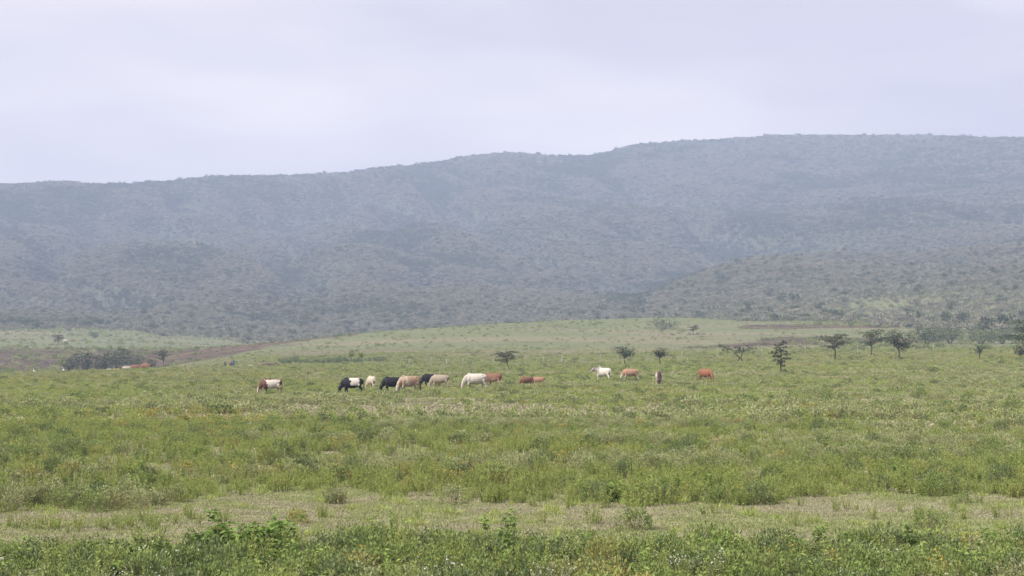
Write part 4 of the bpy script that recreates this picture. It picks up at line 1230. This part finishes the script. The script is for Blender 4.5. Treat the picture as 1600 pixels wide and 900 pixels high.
def plant(kind, var, p, s, rz, label, cat, name, group=None, sz=1.0):
    key = (kind, var)
    if key not in PLANT_CACHE:
        PLANT_CACHE[key] = {}
        for pn, (v, f, mk) in plant_parts(kind, 500 + 7 * var + len(kind), 1.8).items():
            me = mesh_np(kind + '_' + pn, v, f); me.materials.append(M[mk]); PLANT_CACHE[key][pn] = me
    root = empty(name, p, rz); root.scale = (s, s, s * sz)
    for pn, me in PLANT_CACHE[key].items():
        o = link(pn, me, root)
        if pn != 'stems': o['kind'] = 'stuff'
    tag(root, label, cat, group)
    return root


def build_plants():
    rng = np.random.default_rng(55)
    G = lambda px, py: pick(px, py, 15, 330)
    # plants with a look of their own
    def clump(px, py, kind, n, spread, s, label, name, cat='bush'):
        """one bush made of several stems' foliage grown together"""
        p = G(px, py); root = empty(name, p, 0.0)
        acc = {}
        for k in range(n):
            a = k * 2.4; rr = spread * math.sqrt((k + .3) / n)
            for pn, (v, f, mk) in plant_parts(kind, 900 + int(px) + k, 1.6).items():
                sc = s * rng.uniform(.85, 1.15) * (1.15 - .35 * rr / max(spread, .01)); th = rng.uniform(0, 6.28)
                vv = v * sc; vv = np.stack([vv[:, 0] * math.cos(th) - vv[:, 1] * math.sin(th) + math.cos(a) * rr, vv[:, 0] * math.sin(th) + vv[:, 1] * math.cos(th) + math.sin(a) * rr, vv[:, 2]], 1)
                acc.setdefault((pn, mk), []).append((vv, f))
        for (pn, mk), ps in acc.items():
            v, f = join(ps); o = link(pn, mesh_np(pn, v, f), root, M[mk])
            if pn != 'stems': o['kind'] = 'stuff'
        tag(root, label, cat); return root
    clump(390, 888, 'broad', 13, .48, 1.7, 'big bright broad-leaved bush at the edge of the grazed strip', 'broadleaf_bush')
    clump(560, 868, 'bush', 5, .36, 1.0, 'dark rounded bush beside dry twigs at the strip edge', 'leafy_bush')
    clump(1095, 884, 'broad', 6, .36, 1.1, 'broad-leaved bush with yellowing drooping leaves at the strip edge', 'broadleaf_bush')
    clump(1335, 882, 'bush', 5, .34, 1.05, 'mid green rounded bush on the verge under grey herbs', 'leafy_bush')
    clump(700, 893, 'bush', 5, .4, 1.1, 'leafy green bush beside silvery narrow-leaved herbs on the verge', 'leafy_bush')
    clump(526, 788, 'grey_spike', 3, .14, .95, 'single olive bushlet growing in the middle of the grazed strip', 'bushlet')
    clump(590, 880, 'broad', 3, .2, 1.0, 'pale broad-leaved plant under the dry twigs', 'broadleaf_plant', 'plant')
    plant('broad_tall', 3, G(776, 862), 1.15, .4, 'tall single leafy stalk standing above the verge weeds', 'plant', 'leafy_stalk')
    # dry twigs
    for px, py, h, lb in ((621, 842, .75, 'bare reddish twig forking above the verge bushes'), (532, 838, .62, 'thin bare stalk beside the dark rounded bush')):
        p = G(px, py); root = empty('dry_twig', p)
        main = np.array([[0, 0, -.02], [.01, 0, h * .4], [.05, .01, h * .7], [.14, .0, h]]); v, f = tubes([(main, np.array([.010, .008, .006, .003]))], 6)
        link('stem', mesh_np('stem', v, f), root, M['twig'])
        for k, (t, dx) in enumerate(((1, -.10), (2, -.07), (2, .10))):
            b = main[t]; e = b + np.array([dx, .03 * k, h * .25]); v, f = tubes([(np.array([b, (b + e) / 2 + np.array([dx * .1, 0, 0]), e]), np.array([.006, .004, .002]))], 5)
            link('branch', mesh_np('branch', v, f), root, M['twig'])
        tag(root, lb, 'twig')
    for px, py in ((612, 850), (598, 846)):
        plant('broad_tall', 5, G(px, py), .8, rng.uniform(0, 6), 'leafy upright plant with few large leaves next to the bare reddish twig', 'plant', 'leafy_stalk', 'large-leaved plants by the twig')
    # upright tufts standing on the grazed strip
    lb = 'small upright bright green herb standing in the grazed strip'
    spots = [(83, 826), (92, 830), (107, 835), (122, 832), (128, 826), (158, 825), (164, 830), (178, 822), (192, 829), (203, 822), (206, 826), (228, 816), (238, 826), (243, 829), (247, 824),
             (292, 808), (298, 812), (312, 821), (275, 820), (350, 818), (60, 828), (45, 823), (30, 827), (15, 825), (70, 822), (1238, 824), (1320, 796), (1334, 799), (1437, 808), (1432, 812), (1500, 812), (1556, 810), (1572, 809),
             (1248, 792), (1272, 778), (1527, 788), (1305, 800), (470, 816), (458, 812), (656, 812), (846, 818), (888, 796), (1099, 806), (1116, 803), (1405, 800), (1360, 812), (1485, 795)]
    for i, (px, py) in enumerate(spots):
        plant('spike', i % 4, G(px, py), rng.uniform(.42, .62), rng.uniform(0, 6.28), lb, 'herb', 'upright_herb', 'upright herbs on the grazed strip')
    for i, (px, py) in enumerate([(147, 801), (175, 797), (222, 797), (95, 795), (20, 800), (704, 788), (50, 698), (110, 703), (15, 718), (58, 722), (150, 692), (200, 712), (150, 706), (190, 693), (240, 700), (80, 664), (1336, 652), (1392, 654), (1397, 648), (1395, 612), (1408, 600),
                                       (1437, 625), (1455, 628), (1470, 627), (1510, 632), (1525, 640), (1595, 625), (1580, 640), (1260, 620), (1277, 624), (1290, 630), (1220, 632), (1440, 720), (1452, 716), (1420, 690), (1180, 760)]):
        lb, gp = (('low rounded bushlet on the grazed strip', 'bushlets on the grazed strip') if py > 730 else ('rounded bushlet on the dry streak before the yellowing herbs', 'bushlets on the dry streak') if px < 500 else ('rounded bushlet on the dry ground beyond the tiered thorn tree', 'bushlets on the dry ground'))
        p = G(px, py); plant('grey_bush' if i % 3 else 'bush', i % 3, p, rng.uniform(.8, 1.1) * (1.0 if p.y < 60 else 1.7), rng.uniform(0, 6.28), lb, 'bush', 'bushlet', gp)
    # the verge itself: the plants that show largest
    kinds = [('feather', 'feathery light green herb crowded among verge weeds', 'herb', 'feathery_herb', 'feathery herbs of the verge', 70),
             ('grey_spike', 'silvery grey-green narrow-leaved herb with pale tips on the verge', 'herb', 'silvery_herb', 'silvery herbs of the verge', 60),
             ('bush', 'small dense mid green bush in the verge weeds', 'bush', 'verge_bush', 'small bushes of the verge', 50),
             ('white_herb', 'verge herb topped with clusters of tiny white flowers', 'herb', 'white_flowered_herb', 'white-flowered herbs of the verge', 14),
             ('broad', 'broad-leaved weed with large drooping green leaves on the verge', 'weed', 'broadleaf_weed', 'broad-leaved weeds of the verge', 30),
             ('feather_yellow', 'yellowing herb with ochre tips among verge weeds', 'herb', 'yellow_herb', 'yellowing herbs of the verge', 22),
             ('dark_bush', 'small dark green bush in the verge weeds', 'bush', 'dark_verge_bush', 'dark bushes of the verge', 46)]
    for kind, lb, cat, nm, grp, cnt in kinds:
        k = 0
        while k < cnt:
            y = rng.uniform(20.2, 30.0); x = rng.uniform(-.345, .345) * y
            if float(track_cover(np.array([x]), np.array([y]))[0]) < .7: continue
            if kind in ('feather_yellow', 'broad') and y < 23 and rng.uniform() < .5: continue
            plant(kind, k % 4, Vector((x, y, float(H(x, y)) - .01)), rng.uniform(.8, 1.25), rng.uniform(0, 6.28), lb, cat, nm, grp, rng.uniform(.85, 1.15)); k += 1


# ------------------------------------------------------------------ haze
def build_haze():
    m = bpy.data.materials.new('hazy_air'); m.use_nodes = True
    nt = m.node_tree; nt.nodes.clear()
    out = nt.nodes.new('ShaderNodeOutputMaterial'); pv = nt.nodes.new('ShaderNodeVolumePrincipled')
    pv.inputs['Color'].default_value = (0.565, 0.690, 0.975, 1); pv.inputs['Density'].default_value = HAZE_DENSITY; pv.inputs['Anisotropy'].default_value = 0.0
    nt.links.new(pv.outputs['Volume'], out.inputs['Volume'])
    zmin = min(float(v) for v in (TZ.min(), -10)) - 16.0; zmax = float(TZ.max()) + 45.0; e = 6400.0
    v = np.array([(sx * e, sy * e, z) for z in (zmin, zmax) for sy in (-1, 1) for sx in (-1, 1)])
    f = np.array([(0, 2, 3, 1), (4, 5, 7, 6), (0, 1, 5, 4), (2, 6, 7, 3), (0, 4, 6, 2), (1, 3, 7, 5)])
    o = link('haze', mesh_np('haze', v, f), None, m)
    tag(o, 'thin bluish haze veiling the far hillside', 'haze', kind='stuff')


build_trees()
build_fence()
build_cattle()
build_bank()
build_goats()
build_people()
build_egrets()
build_plants()
scatter_field()
scatter_slopes()
build_haze()
